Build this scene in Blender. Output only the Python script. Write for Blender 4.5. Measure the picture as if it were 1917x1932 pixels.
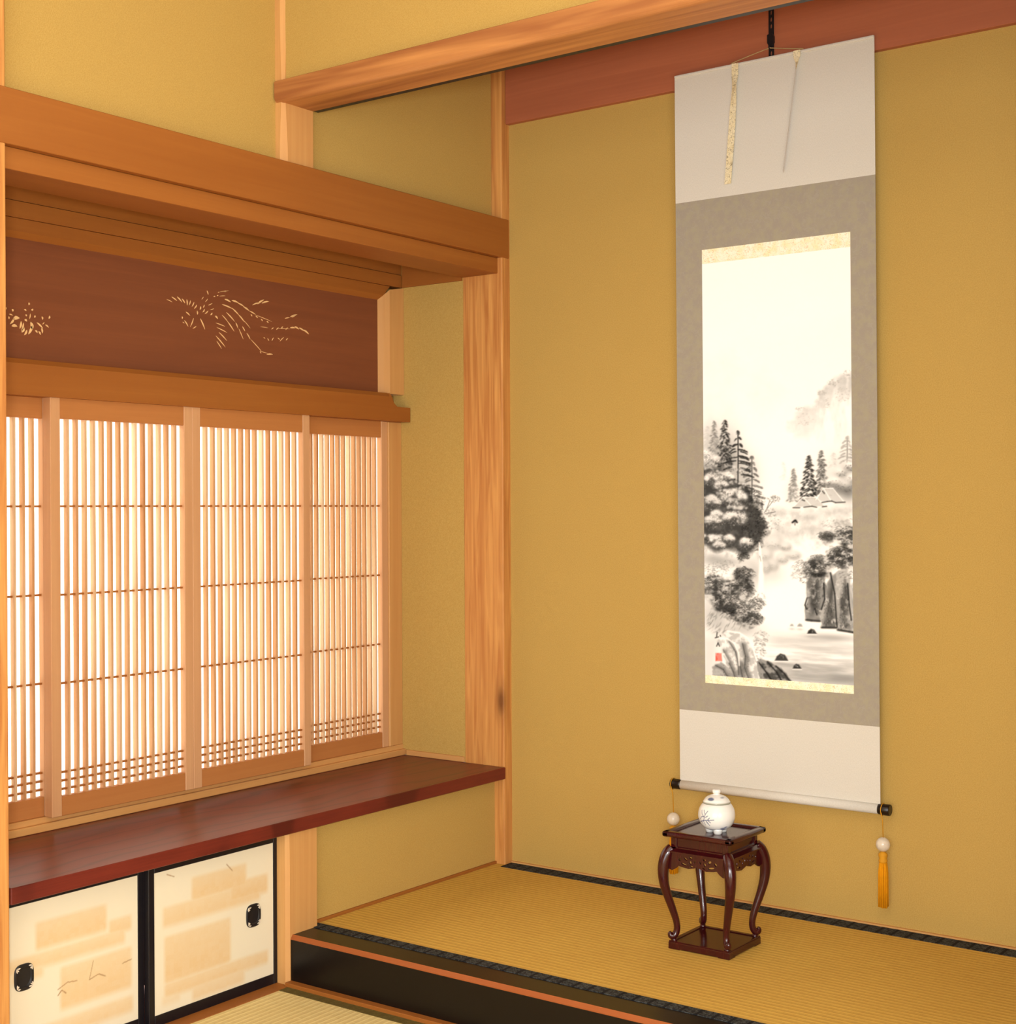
import bpy, bmesh, math, random
import numpy as np
from mathutils import Vector, Matrix

for _o in list(bpy.data.objects):
    bpy.data.objects.remove(_o)
SC = bpy.context.scene
COL = SC.collection

# ------------------------------------------------------------------ camera
CAM_POS, YAW, PITCH, ROLL, FPX = (2.40218, -3.27904, 1.10121), 0.634091, -0.00173569, -0.0047803, 2743.31
cam_data = bpy.data.cameras.new('camera')
cam = bpy.data.objects.new('camera', cam_data); COL.objects.link(cam)
_f = Vector((-math.sin(YAW) * math.cos(PITCH), math.cos(YAW) * math.cos(PITCH), math.sin(PITCH)))
_r = Vector((math.cos(YAW), math.sin(YAW), 0)); _u = _r.cross(_f)
_r2 = _r * math.cos(ROLL) + _u * math.sin(ROLL); _u2 = _u * math.cos(ROLL) - _r * math.sin(ROLL)
cam.matrix_world = Matrix(((_r2.x, _u2.x, -_f.x, CAM_POS[0]), (_r2.y, _u2.y, -_f.y, CAM_POS[1]), (_r2.z, _u2.z, -_f.z, CAM_POS[2]), (0, 0, 0, 1)))
cam_data.sensor_fit = 'HORIZONTAL'; cam_data.sensor_width = 36.0
cam_data.lens = FPX / 1917 * 36.0
cam_data.clip_start = 0.02
SC.camera = cam

# ------------------------------------------------------------------ light and exposure
SC.view_settings.view_transform = 'Standard'
SC.view_settings.look = 'None'
SC.view_settings.gamma = 1.0
SC.view_settings.exposure = 0.14
SC.view_settings.use_curve_mapping = False
world = bpy.data.worlds.new('world'); SC.world = world; world.use_nodes = True
world.node_tree.nodes['Background'].inputs[0].default_value = (1.0, .95, .88, 1)
world.node_tree.nodes['Background'].inputs[1].default_value = 0.35
def area(name, loc, direction, sx, sy, watts, color):
    l = bpy.data.lights.new(name, 'AREA'); l.shape = 'RECTANGLE'; l.size = sx; l.size_y = sy
    l.energy = watts; l.color = color
    o = bpy.data.objects.new(name, l); COL.objects.link(o); o.location = loc
    o.rotation_euler = Vector(direction).to_track_quat('-Z', 'Y').to_euler()
    return o
area('ceiling_lamp_light', (1.9, -2.9, 2.40), (-.1, .35, -1), .8, .8, 6, (.98, .98, .92))
area('garden_daylight', (-1.15, -.85, 1.0), (1, 0, -.05), 2.2, 1.7, 84, (1.0, .99, .97))
area('rear_fill_light', (2.2, -5.1, 1.1), (-.2, 1, .08), 2.7, 1.9, 78, (.96, .99, 1.0))  # added frontal fill from behind the camera, no known source there
area('side_fill_light', (4.02, -2.5, .95), (-1, .34, .14), 2.6, 1.6, 60, (.97, .99, 1.0))  # added fill to brighten the left wall; the right wall has no window
area('camera_flash_light', (2.5, -3.42, 1.12), (-.55, 1, .03), .22, .22, 50, (.98, .98, .97))  # soft stand-in for the on-camera flash, added just behind the camera

# ------------------------------------------------------------------ helpers
def lin(c):
    return tuple((v / 12.92 if v <= .04045 else ((v + .055) / 1.055) ** 2.4) for v in c)
def rgb(r, g, b):
    return lin((r / 255, g / 255, b / 255)) + (1,)

class NT:
    """a tiny node-building helper"""
    def __init__(s, name, rough=.6, spec=.3):
        s.m = bpy.data.materials.new(name); s.m.use_nodes = True
        s.t = s.m.node_tree; s.b = s.t.nodes['Principled BSDF']
        s.b.inputs['Roughness'].default_value = rough
        s.b.inputs['Specular IOR Level'].default_value = spec
        s.co = None
    def n(s, kind, **kw):
        q = s.t.nodes.new('ShaderNode' + kind)
        for k, v in kw.items(): setattr(q, k, v)
        return q
    def l(s, a, b): s.t.links.new(a, b)
    def coords(s, scale=(1, 1, 1), rot=(0, 0, 0), loc=(0, 0, 0), which='Object'):
        if s.co is None: s.co = s.n('TexCoord')
        mp = s.n('Mapping'); mp.inputs['Scale'].default_value = scale; mp.inputs['Rotation'].default_value = rot; mp.inputs['Location'].default_value = loc
        s.l(s.co.outputs[which], mp.inputs[0]); return mp.outputs[0]
    def noise(s, vec, scale, detail=4, rough=.55, dist=0):
        q = s.n('TexNoise'); q.inputs['Scale'].default_value = scale; q.inputs['Detail'].default_value = detail
        q.inputs['Roughness'].default_value = rough; q.inputs['Distortion'].default_value = dist
        s.l(vec, q.inputs['Vector']); return q.outputs['Fac']
    def ramp(s, fac, stops):
        q = s.n('ValToRGB'); e = q.color_ramp.elements
        while len(e) > 1: e.remove(e[-1])
        e[0].position, e[0].color = stops[0]
        for p, c in stops[1:]:
            k = e.new(p); k.color = c
        s.l(fac, q.inputs[0]); return q.outputs[0]
    def mix(s, fac, a, b, mode='MIX'):
        q = s.n('MixRGB', blend_type=mode)
        for i, v in zip((0, 1, 2), (fac, a, b)):
            if hasattr(v, 'is_linked') or hasattr(v, 'links'): s.l(v, q.inputs[i])
            else: q.inputs[i].default_value = v
        return q.outputs[0]
    def color(s, sock): s.l(sock, s.b.inputs['Base Color'])
    def bump(s, h, strength=.2, dist=.002):
        q = s.n('Bump'); q.inputs['Strength'].default_value = strength; q.inputs['Distance'].default_value = dist
        s.l(h, q.inputs['Height']); s.l(q.outputs[0], s.b.inputs['Normal'])

def wood(name, light, dark, axis, rough=.5, spec=.3, contrast=1.0, rings=26, fine=240, calm=.4, knots=0):
    """timber with its grain along the given axis: growth rings, fine fibres, a few long stains"""
    q = NT(name, rough, spec)
    st = [1, 1, 1]; st[axis] = .045
    v = q.coords(tuple(st))
    st2 = [1, 1, 1]; st2[axis] = .02
    v2 = q.coords(tuple(st2))
    big = q.noise(v, rings, 3, .5, 1.2)
    fin = q.noise(v2, fine, 3, .6)
    slow = q.noise(v, 5, 2)
    lo, hi = .5 - .26 / contrast, .5 + .26 / contrast
    base = q.ramp(big, [(max(lo, 0), dark), (hi, light)])
    mid = tuple(.5 * (a + b) for a, b in zip(light[:3], dark[:3])) + (1,)
    c = q.mix(calm, base, mid)
    c = q.mix(q.ramp(fin, [(.3, (0, 0, 0, 1)), (.7, (.28, .28, .28, 1))]), c, dark)
    c = q.mix(q.ramp(slow, [(.35, (0, 0, 0, 1)), (.75, (.3, .3, .3, 1))]), c, light)
    if knots:
        st3 = [5.5, 5.5, 5.5]; st3[axis] = 1.9
        vk = q.n('TexVoronoi', feature='F1'); vk.inputs['Scale'].default_value = 1.0; q.l(q.coords(tuple(st3), loc=(.3, .55, knots)), vk.inputs['Vector'])
        c = q.mix(q.ramp(vk.outputs['Distance'], [(.03, (.85, .85, .85, 1)), (.09, (.25, .25, .25, 1)), (.16, (0, 0, 0, 1))]), c, tuple(x * .35 for x in dark[:3]) + (1,))
    q.color(c); q.bump(fin, .08, .0006)
    return q.m
def plain(name, c, rough=.5, spec=.3, metal=0.):
    q = NT(name, rough, spec)
    n = q.noise(q.coords(), 60, 3)
    d = tuple(x * .82 for x in c[:3]) + (1,)
    q.color(q.ramp(n, [(.3, d), (.7, c)])); q.b.inputs['Metallic'].default_value = metal
    return q.m
def attr_mat(name, rough=.8, spec=.1):
    q = NT(name, rough, spec); a = q.n('Attribute'); a.attribute_name = 'paint'
    q.color(a.outputs['Color']); return q.m

M = {}
def plaster(name, c, d):
    q = NT(name, .95, .05)
    a = q.noise(q.coords(), 420, 3, .7); b = q.noise(q.coords(), 3.5, 3)
    col = q.ramp(a, [(.3, d), (.7, c)])
    q.color(q.mix(.06, col, q.ramp(b, [(.3, d), (.7, c)]))); q.bump(a, .25, .0012); return q.m
M['plaster'] = plaster('sandy_plaster', rgb(192, 160, 90), rgb(172, 137, 71))
M['white_plaster'] = plaster('white_plaster', rgb(236, 232, 224), rgb(220, 214, 204))
AX, AY, AZ = 0, 1, 2
for ax, nm in ((0, 'x'), (1, 'y'), (2, 'z')):
    M['pale_' + nm] = wood('pale_cypress_' + nm, rgb(212, 164, 101), rgb(185, 127, 70), ax, .5, .3, 1.)
    M['tan_' + nm] = wood('honey_cedar_' + nm, rgb(163, 101, 42), rgb(139, 78, 28), ax, .5, .3, .9)
    M['brown_' + nm] = wood('brown_cedar_' + nm, rgb(184, 110, 75), rgb(150, 84, 57), ax, .55, .25, .9)
M['beam'] = wood('streaked_beam', rgb(206, 144, 82), rgb(138, 80, 44), AX, .5, .25, 1.6, 22, 200, .1)
M['post'] = wood('grained_cedar_post', rgb(220, 163, 91), rgb(167, 99, 48), AZ, .42, .3, 1.3, 62, 300, .22, .2)
M['shoji_wood'] = wood('screen_wood', rgb(212, 164, 118), rgb(184, 130, 86), AZ, .55, .25, 1.)
q = NT('lattice_slat_wood', .6, .2)
vv = q.noise(q.coords((0, 44, .9)), 1.0, 1); fb = q.noise(q.coords((1, 1, .02)), 240, 3, .6)
cc = q.ramp(vv, [(.3, rgb(178, 125, 79)), (.5, rgb(200, 153, 106)), (.72, rgb(228, 198, 160))])
q.color(q.mix(q.ramp(fb, [(.35, (0, 0, 0, 1)), (.75, (.3, .3, .3, 1))]), cc, rgb(150, 94, 54))); M['slat'] = q.m
M['screen_rail'] = wood('screen_rail_wood', rgb(190, 128, 70), rgb(164, 100, 52), AY, .55, .25, 1.)  # darker than the stiles: shade on the top rails put into the colour
M['dark_panel'] = wood('dark_carved_board', rgb(139, 81, 48), rgb(110, 61, 37), AY, .6, .2, .8)
q = NT('red_brown_board', .33, .3)
wv = q.n('TexWave', wave_type='BANDS', bands_direction='X'); wv.inputs['Scale'].default_value = 5; wv.inputs['Distortion'].default_value = 11; wv.inputs['Detail'].default_value = 2; wv.inputs['Detail Scale'].default_value = 1.6
q.l(q.coords((1, .3, .2)), wv.inputs['Vector'])
fb = q.noise(q.coords((1, .03, 1)), 200, 3, .6)
cc = q.ramp(wv.outputs['Fac'], [(.02, rgb(84, 29, 22)), (.16, rgb(104, 38, 28)), (1, rgb(112, 42, 30))])
q.color(q.mix(q.ramp(fb, [(.35, (0, 0, 0, 1)), (.75, (.35, .35, .35, 1))]), cc, rgb(64, 20, 17))); M['shelf'] = q.m
M['rosewood'] = wood('dark_red_lacquered_wood', rgb(66, 14, 17), rgb(40, 7, 11), AZ, .16, .55, 1.)
M['lacquer'] = plain('black_lacquer', rgb(17, 12, 10), .3, .3)
M['frame_black'] = plain('black_lacquered_frame', rgb(22, 18, 22), .35, .35)
M['iron'] = plain('black_iron', rgb(24, 22, 24), .45, .4)
M['edge'] = wood('bare_orange_wood', rgb(159, 89, 46), rgb(144, 75, 34), AX, .5, .25)
M['carving'] = plain('pale_cut_wood', rgb(244, 200, 140), .6, .2)
M['paint'] = attr_mat('ink_on_paper')
q = NT('undyed_silk', .9, .05); wv = q.noise(q.coords((1, 1, .4)), 700, 2); q.color(q.ramp(wv, [(.3, rgb(203, 197, 184)), (.7, rgb(215, 209, 197))])); M['cloth_light'] = q.m
M['cord'] = plain('gold_cord', rgb(214, 150, 34), .7, .2)
M['tassel'] = plain('gold_tassel_thread', rgb(226, 150, 16), .8, .1)
M['bead'] = plain('milky_jade', rgb(226, 212, 190), .18, .5)
M['roller_cap'] = plain('black_roller_end', rgb(26, 16, 12), .3, .4)
M['string'] = plain('twisted_string', rgb(176, 150, 104), .85, .1)
M['chest_paper'] = attr_mat('clouded_paper', .85, .1)
M['porcelain'] = attr_mat('painted_porcelain', .12, .55)
M['dark'] = plain('cupboard_inside', rgb(60, 44, 34), .9, .05)

def tatami_mat(name, light, dark, pitch, ax):
    # woven rush: fine straws across, stitched rows along
    q = NT(name, .75, .2)
    rot = (0, 0, 0) if ax == 0 else (0, 0, math.pi / 2)
    v = q.coords((1, 1, 1), rot)
    w = q.n('TexWave', wave_type='BANDS', bands_direction='Y'); w.inputs['Scale'].default_value = 1 / pitch / math.pi * 1.0
    w.inputs['Distortion'].default_value = .35; w.inputs['Detail'].default_value = 2; w.inputs['Detail Scale'].default_value = 6
    q.l(v, w.inputs['Vector'])
    straw = q.noise(q.coords((14, 1, 1), rot), 60, 3, .7)
    straw2 = q.noise(q.coords((.5, 8, 1), rot), 40, 3, .6)
    wear = q.noise(q.coords(), 2.6, 3)
    c = q.ramp(straw, [(.28, dark), (.72, light)])
    c = q.mix(.45, c, q.ramp(straw2, [(.3, dark), (.7, light)]))
    ll = tuple(min(1, x * 1.28) for x in light[:3]) + (1,)
    c = q.mix(q.ramp(w.outputs['Fac'], [(.72, (0, 0, 0, 1)), (.95, (.5, .5, .5, 1))]), c, ll)
    c = q.mix(q.ramp(wear, [(.35, (0, 0, 0, 1)), (.8, (.3, .3, .3, 1))]), c, dark)
    q.color(c); q.bump(w.outputs['Fac'], .3, .0012); return q.m
M['tatami'] = tatami_mat('aged_rush', rgb(214, 177, 85), rgb(180, 135, 57), .0165, 0)
M['tatami_room'] = tatami_mat('room_rush', rgb(234, 214, 153), rgb(202, 174, 111), .0165, 1)
def border_cloth(name, base, motif, rep):
    q = NT(name, .8, .15)
    w = q.n('TexBrick'); w.inputs['Scale'].default_value = 1.0; w.inputs['Brick Width'].default_value = rep; w.inputs['Row Height'].default_value = .2
    w.inputs['Mortar Size'].default_value = .004; w.inputs['Color1'].default_value = motif; w.inputs['Color2'].default_value = motif; w.inputs['Mortar'].default_value = base
    w.inputs['Mortar Smooth'].default_value = .3; w.offset = 0
    q.l(q.coords((1, 1, 1), (0, 0, .0)), w.inputs['Vector'])
    n = q.noise(q.coords(), 160, 3, .7, 1.)
    q.color(q.mix(q.ramp(n, [(.42, (0, 0, 0, 1)), (.6, (1, 1, 1, 1))]), base, w.outputs['Color'])); return q.m
M['heri'] = border_cloth('patterned_border_cloth', rgb(22, 22, 24), rgb(78, 80, 78), .036)
M['heri_green'] = border_cloth('moss_border_cloth', rgb(92, 78, 38), rgb(104, 90, 48), .03)
def brocade(name, base, spot, line, nscale, vscale, cuts=(.47, .5)):
    q = NT(name, .8, .15)
    n = q.noise(q.coords(), nscale, 2, .5, 1.5); n2 = q.noise(q.coords(loc=(3, 1, 2)), vscale, 3, .6)
    f = q.noise(q.coords(), 900, 2)
    c = q.mix(q.ramp(n2, [(.42, (0, 0, 0, 1)), (.62, (1, 1, 1, 1))]), base, spot)
    m = (cuts[0] + cuts[1]) / 2
    c = q.mix(q.ramp(n, [(cuts[0] - .012, (0, 0, 0, 1)), (m, (1, 1, 1, 1)), (cuts[1] + .012, (0, 0, 0, 1))]), c, line)
    q.color(q.mix(q.ramp(f, [(.4, (0, 0, 0, 1)), (.7, (.18, .18, .18, 1))]), c, spot)); return q.m
M['border_silk'] = brocade('grey_brown_brocade', rgb(154, 144, 130), rgb(160, 151, 129), rgb(160, 151, 136), 40, 45)
M['gold_silk'] = brocade('cream_gold_brocade', rgb(252, 244, 222), rgb(250, 232, 188), rgb(214, 176, 120), 80, 40, (.49, .505))
M['strip_silk'] = brocade('scrolled_brocade', rgb(236, 224, 188), rgb(228, 212, 168), rgb(84, 66, 48), 78, 60, (.485, .505))
M['strip_back'] = plain('brown_strip_lining', rgb(128, 98, 66), .9, .05)
q = NT('screen_paper', .9, .05)
tr = q.n('BsdfTranslucent'); tr.inputs[0].default_value = (.93, .91, .87, 1)
df = q.n('BsdfDiffuse'); df.inputs[0].default_value = (.9, .87, .8, 1)
mx = q.n('MixShader'); q.l(q.ramp(q.noise(q.coords(), 90, 4), [(.3, (.24, .24, .24, 1)), (.7, (.3, .3, .3, 1))]), mx.inputs[0])
q.l(tr.outputs[0], mx.inputs[1]); q.l(df.outputs[0], mx.inputs[2])
q.l(mx.outputs[0], q.t.nodes['Material Output'].inputs[0]); M['paper'] = q.m

# mesh builders -----------------------------------------------------
def box(bm, x0, x1, y0, y1, z0, z1, bev=0.0, seg=1):
    x0, x1 = min(x0, x1), max(x0, x1); y0, y1 = min(y0, y1), max(y0, y1); z0, z1 = min(z0, z1), max(z0, z1)
    mtx = Matrix.Translation(((x0 + x1) / 2, (y0 + y1) / 2, (z0 + z1) / 2)) @ Matrix.Diagonal((x1 - x0, y1 - y0, z1 - z0, 1))
    r = bmesh.ops.create_cube(bm, size=1, matrix=mtx)
    if bev > 0:
        ed = list({e for v in r['verts'] for e in v.link_edges})
        bmesh.ops.bevel(bm, geom=ed, offset=bev, segments=seg, profile=.5, affect='EDGES')
    return bm
def bx(*a, **k): return box(bmesh.new(), *a, **k)
def prism(bm, pts, axis, a0, a1):
    """extrude the closed outline pts (2D) along an axis; outline axes are the other two in x,y,z order"""
    def P(p, a):
        c = [0, 0, 0]; o = [i for i in range(3) if i != axis]; c[o[0]], c[o[1]], c[axis] = p[0], p[1], a; return c
    A = [bm.verts.new(P(p, a0)) for p in pts]; B = [bm.verts.new(P(p, a1)) for p in pts]
    n = len(pts); fs = [bm.faces.new(A), bm.faces.new(B[::-1])]
    for i in range(n): fs.append(bm.faces.new((A[i], B[i], B[(i + 1) % n], A[(i + 1) % n])))
    bmesh.ops.recalc_face_normals(bm, faces=fs); return bm
def tube(bm, path, rad, seg=12, cap=True):
    path = [Vector(p) for p in path]; n = len(path)
    if not hasattr(rad, '__len__'): rad = [rad] * n
    up = None; rings = []
    for i in range(n):
        d = (path[min(i + 1, n - 1)] - path[max(i - 1, 0)]).normalized()
        if up is None:
            up = Vector((0, 0, 1)) if abs(d.z) < .9 else Vector((1, 0, 0))
        s = d.cross(up).normalized(); up = s.cross(d).normalized()
        rings.append([bm.verts.new(path[i] + (s * math.cos(t) + up * math.sin(t)) * rad[i]) for t in [2 * math.pi * k / seg for k in range(seg)]])
    fs = []
    for a, b in zip(rings, rings[1:]):
        for k in range(seg): fs.append(bm.faces.new((a[k], a[(k + 1) % seg], b[(k + 1) % seg], b[k])))
    if cap: fs += [bm.faces.new(rings[0][::-1]), bm.faces.new(rings[-1])]
    for f in fs: f.smooth = len(f.verts) == 4
    bmesh.ops.recalc_face_normals(bm, faces=fs); return bm
def smooth_path(pts, k=5):
    """Catmull-Rom through tuples of any length"""
    P = [tuple(map(float, p)) for p in pts]; P = [P[0]] + P + [P[-1]]; out = []
    for i in range(1, len(P) - 2):
        for j in range(k):
            t = j / k
            out.append(tuple(.5 * (2 * b + (c - a) * t + (2 * a - 5 * b + 4 * c - d) * t * t + (3 * b - a - 3 * c + d) * t ** 3) for a, b, c, d in zip(P[i - 1], P[i], P[i + 1], P[i + 2])))
    return out + [P[-2]]
def lathe(bm, prof, seg=48, smooth=True, center=(0, 0, 0)):
    cx, cy, cz = center; rings = []
    for r, z in prof:
        if r < 1e-6: rings.append([bm.verts.new((cx, cy, cz + z))])
        else: rings.append([bm.verts.new((cx + r * math.cos(2 * math.pi * k / seg), cy + r * math.sin(2 * math.pi * k / seg), cz + z)) for k in range(seg)])
    fs = []
    for a, b in zip(rings, rings[1:]):
        for k in range(seg):
            k2 = (k + 1) % seg
            if len(a) == 1 and len(b) == 1: continue
            if len(a) == 1: fs.append(bm.faces.new((a[0], b[k2], b[k])))
            elif len(b) == 1: fs.append(bm.faces.new((a[k], a[k2], b[0])))
            else: fs.append(bm.faces.new((a[k], a[k2], b[k2], b[k])))
    for f in fs: f.smooth = smooth
    bmesh.ops.recalc_face_normals(bm, faces=fs); return bm
def link(name, me, mat, parent=None, base=None):
    o = bpy.data.objects.new(name, me); COL.objects.link(o)
    if mat is not None and not me.materials: me.materials.append(mat)
    if parent is not None:
        o.parent = parent
    if base is None: base = world_base(parent) if parent is not None else Vector((0, 0, 0))
    me.transform(Matrix.Translation(-Vector(base)))
    if parent is None: o.location = base
    return o
BASES = {}
def world_base(o): return BASES.get(o.name, Vector((0, 0, 0)))
def obj(name, bm, mat, parent=None, base=None):
    """link a bmesh, built in room coordinates, as one mesh object; a child sits in its parent's frame"""
    me = bpy.data.meshes.new(name); bm.normal_update(); bm.to_mesh(me); bm.free()
    if parent is None and base is None:
        vs = [v.co for v in me.vertices]
        base = Vector((sum(v.x for v in vs) / len(vs), sum(v.y for v in vs) / len(vs), min(v.z for v in vs)))
    o = link(name, me, mat, parent, base)
    BASES[o.name] = Vector(base) if parent is None else world_base(parent)
    return o
def thing(name, label, cat, loc, group=None):
    o = bpy.data.objects.new(name, None); COL.objects.link(o); o.location = loc; o.empty_display_size = .05
    BASES[o.name] = Vector(loc); return tag(o, label, cat, group)
def tag(o, label, cat, group=None):
    o['label'] = label; o['category'] = cat
    if group: o['group'] = group
    return o
def struct(name, bm, mat):
    o = obj(name, bm, mat); o['kind'] = 'structure'; return o
def painted_grid(name, O, U, V, arr, mat, parent, thick=None):
    """a flat sheet from O, spanned by U (columns) and V (rows, downward), painted with arr (rows, columns, 3)"""
    h, w = arr.shape[:2]
    O, U, V = (np.array(p, float) for p in (O, U, V))
    iu, iv = np.meshgrid(np.arange(w + 1) / w, np.arange(h + 1) / h)
    co = O + iu[..., None] * U + iv[..., None] * V
    idx = np.arange((w + 1) * (h + 1)).reshape(h + 1, w + 1)
    quads = np.stack([idx[1:, :-1], idx[1:, 1:], idx[:-1, 1:], idx[:-1, :-1]], -1).reshape(-1, 4)
    me = bpy.data.meshes.new(name)
    me.vertices.add(co.size // 3); me.vertices.foreach_set('co', co.reshape(-1))
    me.loops.add(quads.size); me.loops.foreach_set('vertex_index', quads.reshape(-1))
    me.polygons.add(len(quads)); me.polygons.foreach_set('loop_start', np.arange(0, quads.size, 4))
    me.update(calc_edges=True); me.validate()
    # per-vertex colour, averaged from the cells around it
    pad = np.pad(arr, ((1, 1), (1, 1), (0, 0)), mode='edge')
    vc = (pad[:-1, :-1] + pad[1:, :-1] + pad[:-1, 1:] + pad[1:, 1:]) / 4
    vc = np.where(vc <= .04045, vc / 12.92, ((vc + .055) / 1.055) ** 2.4)
    at = me.attributes.new('paint', 'FLOAT_COLOR', 'POINT')
    at.data.foreach_set('color', np.concatenate([vc, np.ones(vc.shape[:2] + (1,))], -1).astype(np.float32).reshape(-1))
    return link(name, me, mat, parent)
def cut_sheet(name, outer, holes, thick, to3d, mat, parent):
    """a plate of the given thickness with real openings: outline and holes are 2D, to3d maps (x, y, depth) to the room"""
    cu = bpy.data.curves.new('tmp_outline', 'CURVE'); cu.dimensions = '2D'; cu.fill_mode = 'BOTH'; cu.extrude = thick / 2
    for pts in [outer] + holes:
        sp = cu.splines.new('POLY'); sp.points.add(len(pts) - 1); sp.use_cyclic_u = True
        for p, c in zip(sp.points, pts): p.co = (c[0], c[1], 0, 1)
    t = bpy.data.objects.new('tmp_outline', cu); COL.objects.link(t)
    dg = bpy.context.evaluated_depsgraph_get(); dg.update()
    me = bpy.data.meshes.new_from_object(t.evaluated_get(dg))
    bpy.data.objects.remove(t); bpy.data.curves.remove(cu)
    for v in me.vertices: v.co = to3d(v.co.x, v.co.y, v.co.z)
    bm = bmesh.new(); bm.from_mesh(me); bpy.data.meshes.remove(me)
    bmesh.ops.remove_doubles(bm, verts=bm.verts, dist=1e-6); bmesh.ops.recalc_face_normals(bm, faces=bm.faces)
    return obj(name, bm, mat, parent)
def sliver(bm, y0, z0, y1, z1, w, x0, x1):
    """a leaf-shaped raised sliver between two points of a vertical board"""
    dy, dz = y1 - y0, z1 - z0; L = math.hypot(dy, dz) + 1e-9; ny, nz = -dz / L, dy / L
    up, dn = [], []
    for t, k in ((0, .12), (.2, .72), (.45, 1.), (.7, .8), (1, .12)):
        cy, cz = y0 + dy * t + ny * w * .22 * math.sin(t * math.pi), z0 + dz * t + nz * w * .22 * math.sin(t * math.pi)
        up.append((cy + ny * w * k / 2, cz + nz * w * k / 2)); dn.append((cy - ny * w * k / 2, cz - nz * w * k / 2))
    prism(bm, up + dn[::-1], 0, x0, x1)

# ------------------------------------------------------------------ measures (metres; room floor z = 0, back wall y = 0, left wall x = 0)
HT = .1148          # alcove mat
XW = -.0342         # plaster face of the left wall
XS = -.3693         # window plane of the writing bay
YQ = -.0352         # front of the corner post
XB = -.1396         # depth of the corner post
YP1, YP2, XP = -.8717, -.7726, -.009   # alcove post
YL = -1.617         # near post
XR = 1.72           # right end of the alcove
CEIL = 2.5

# ------------------------------------------------------------------ room shell
struct('floor', bx(-.5, 4.2, -5.4, .2, -.12, -.055), M['brown_y'])
struct('ceiling', bx(-.6, 4.2, -5.4, -.8, CEIL, CEIL + .06), M['white_plaster'])
struct('wall_back', bx(-.14, XR + .12, .0, .1, HT - .02, CEIL), M['plaster'])
bm = bx(XW - .09, XW, YQ - .002, YL - .098, 1.86, CEIL)
box(bm, XW - .09, XW, YL - .095, -5.4, -.05, CEIL)
box(bm, XW - .09, XW, YP2, YQ, HT - .02, .3533)
struct('wall_left', bm, M['plaster'])
struct('wall_bay', bx(XS - .03, XB + .002, YQ, YQ + .06, .386, 1.86), M['plaster'])
struct('wall_above_alcove', bx(XP - .02, 4.2, -.862, -.79, 2.094, CEIL), M['plaster'])
struct('wall_alcove_right', bx(XR, XR + .1, -.77, 0, HT - .02, CEIL), M['plaster'])
struct('wall_right', bx(4.1, 4.2, -5.4, -.8, -.05, CEIL), M['white_plaster'])
struct('wall_beside_alcove', bx(XR + .1, 4.1, -.87, -.8, -.05, 2.1), M['white_plaster'])
bm = bx(-.1, 1.2, -5.4, -5.3, -.05, CEIL); box(bm, 4.0, 4.2, -5.4, -5.3, -.05, CEIL); box(bm, 1.2, 4.0, -5.4, -5.3, 2.4, CEIL)
struct('wall_rear', bm, M['white_plaster'])
struct('ceiling_alcove', bx(XW, XR, -.79, 0, CEIL - .06, CEIL - .02), M['brown_x'])

# writing bay: soffit, head boards and trims
struct('ceiling_bay', bx(XS - .08, XW - .002, YL - .1, YQ + .04, 1.865, 1.89), M['tan_y'])
bm = bx(XS - .03, XS + .004, YL - .1, YQ, 1.7875, 1.865)
box(bm, XS - .03, XS + .007, YL - .1, YQ, 1.7495, 1.7855)
struct('trim_1', bm, M['tan_y'])
bm = bx(XS + .012, XB, YQ - .008, YQ + .002, 1.7495, 1.865)
struct('trim_2', bm, M['tan_x'])
struct('trim_3', bx(XS + .018, XB, YQ - .007, YQ + .004, .3865, .4015, .001), M['pale_x'])
bm = bx(XS - .05, XS + .002, YL - .1, YQ, .3865, .4165, .001)
box(bm, XS - .045, XS + .014, YL - .1, YQ, .3865, .404, .0015)
struct('trim_4', bm, M['pale_y'])
struct('baseboard_left', bx(XW - .01, XW + .006, YP2 + .002, YQ, HT - .01, HT + .0065), M['tan_y'])
struct('baseboard_back', bx(.003, XR, -.008, .0, HT - .01, HT + .005), M['pale_x'])
# outer wall of the bay above and below the screens
bm = bx(XS - .09, XS - .05, YL - .12, .03, 1.40, 1.9); box(bm, XS - .09, XS - .05, YL - .12, .03, .3, .42)
struct('wall_bay_outer', bm, M['plaster'])

# ------------------------------------------------------------------ posts and beams
def flared_post(y0, y1, z0, z1, wav):
    # a post with naturally wavy wane along its front edge
    bm = bmesh.new(); n = 26; rings = []
    for i in range(n + 1):
        z = z0 + (z1 - z0) * i / n
        c = .006 + wav * (math.sin(z * 11) * .5 + math.sin(z * 23 + 1) * .35 + .6)
        pts = [(XW - .09, y0), (XP - c, y0), (XP, y0 + c * 1.3), (XP, y1), (XW - .09, y1)]
        rings.append([bm.verts.new((x, y, z)) for x, y in pts])
    for a, b in zip(rings, rings[1:]):
        for k in range(5): bm.faces.new((a[k], a[(k + 1) % 5], b[(k + 1) % 5], b[k]))
    bm.faces.new(rings[0][::-1]); bm.faces.new(rings[-1])
    bmesh.ops.recalc_face_normals(bm, faces=bm.faces); return bm
tag(obj('alcove_post', flared_post(YP1, YP2, 1.86, CEIL, .004), M['pale_z']), 'pale upper post rising from the wall rail to the ceiling, hanging beam let into it', 'post')
tag(obj('alcove_post', flared_post(YP1, YP2, 0, .3533, .001), M['pale_z']), 'short pale post under the red-brown shelf, between the cupboard doors and the black sill', 'post')
bm = bx(XB, 0, YQ, .04, HT - .02, CEIL, .0035, 2)
tag(obj('corner_post', bm, M['post']), 'strongly grained cedar post standing in the corner of the alcove', 'post')
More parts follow.
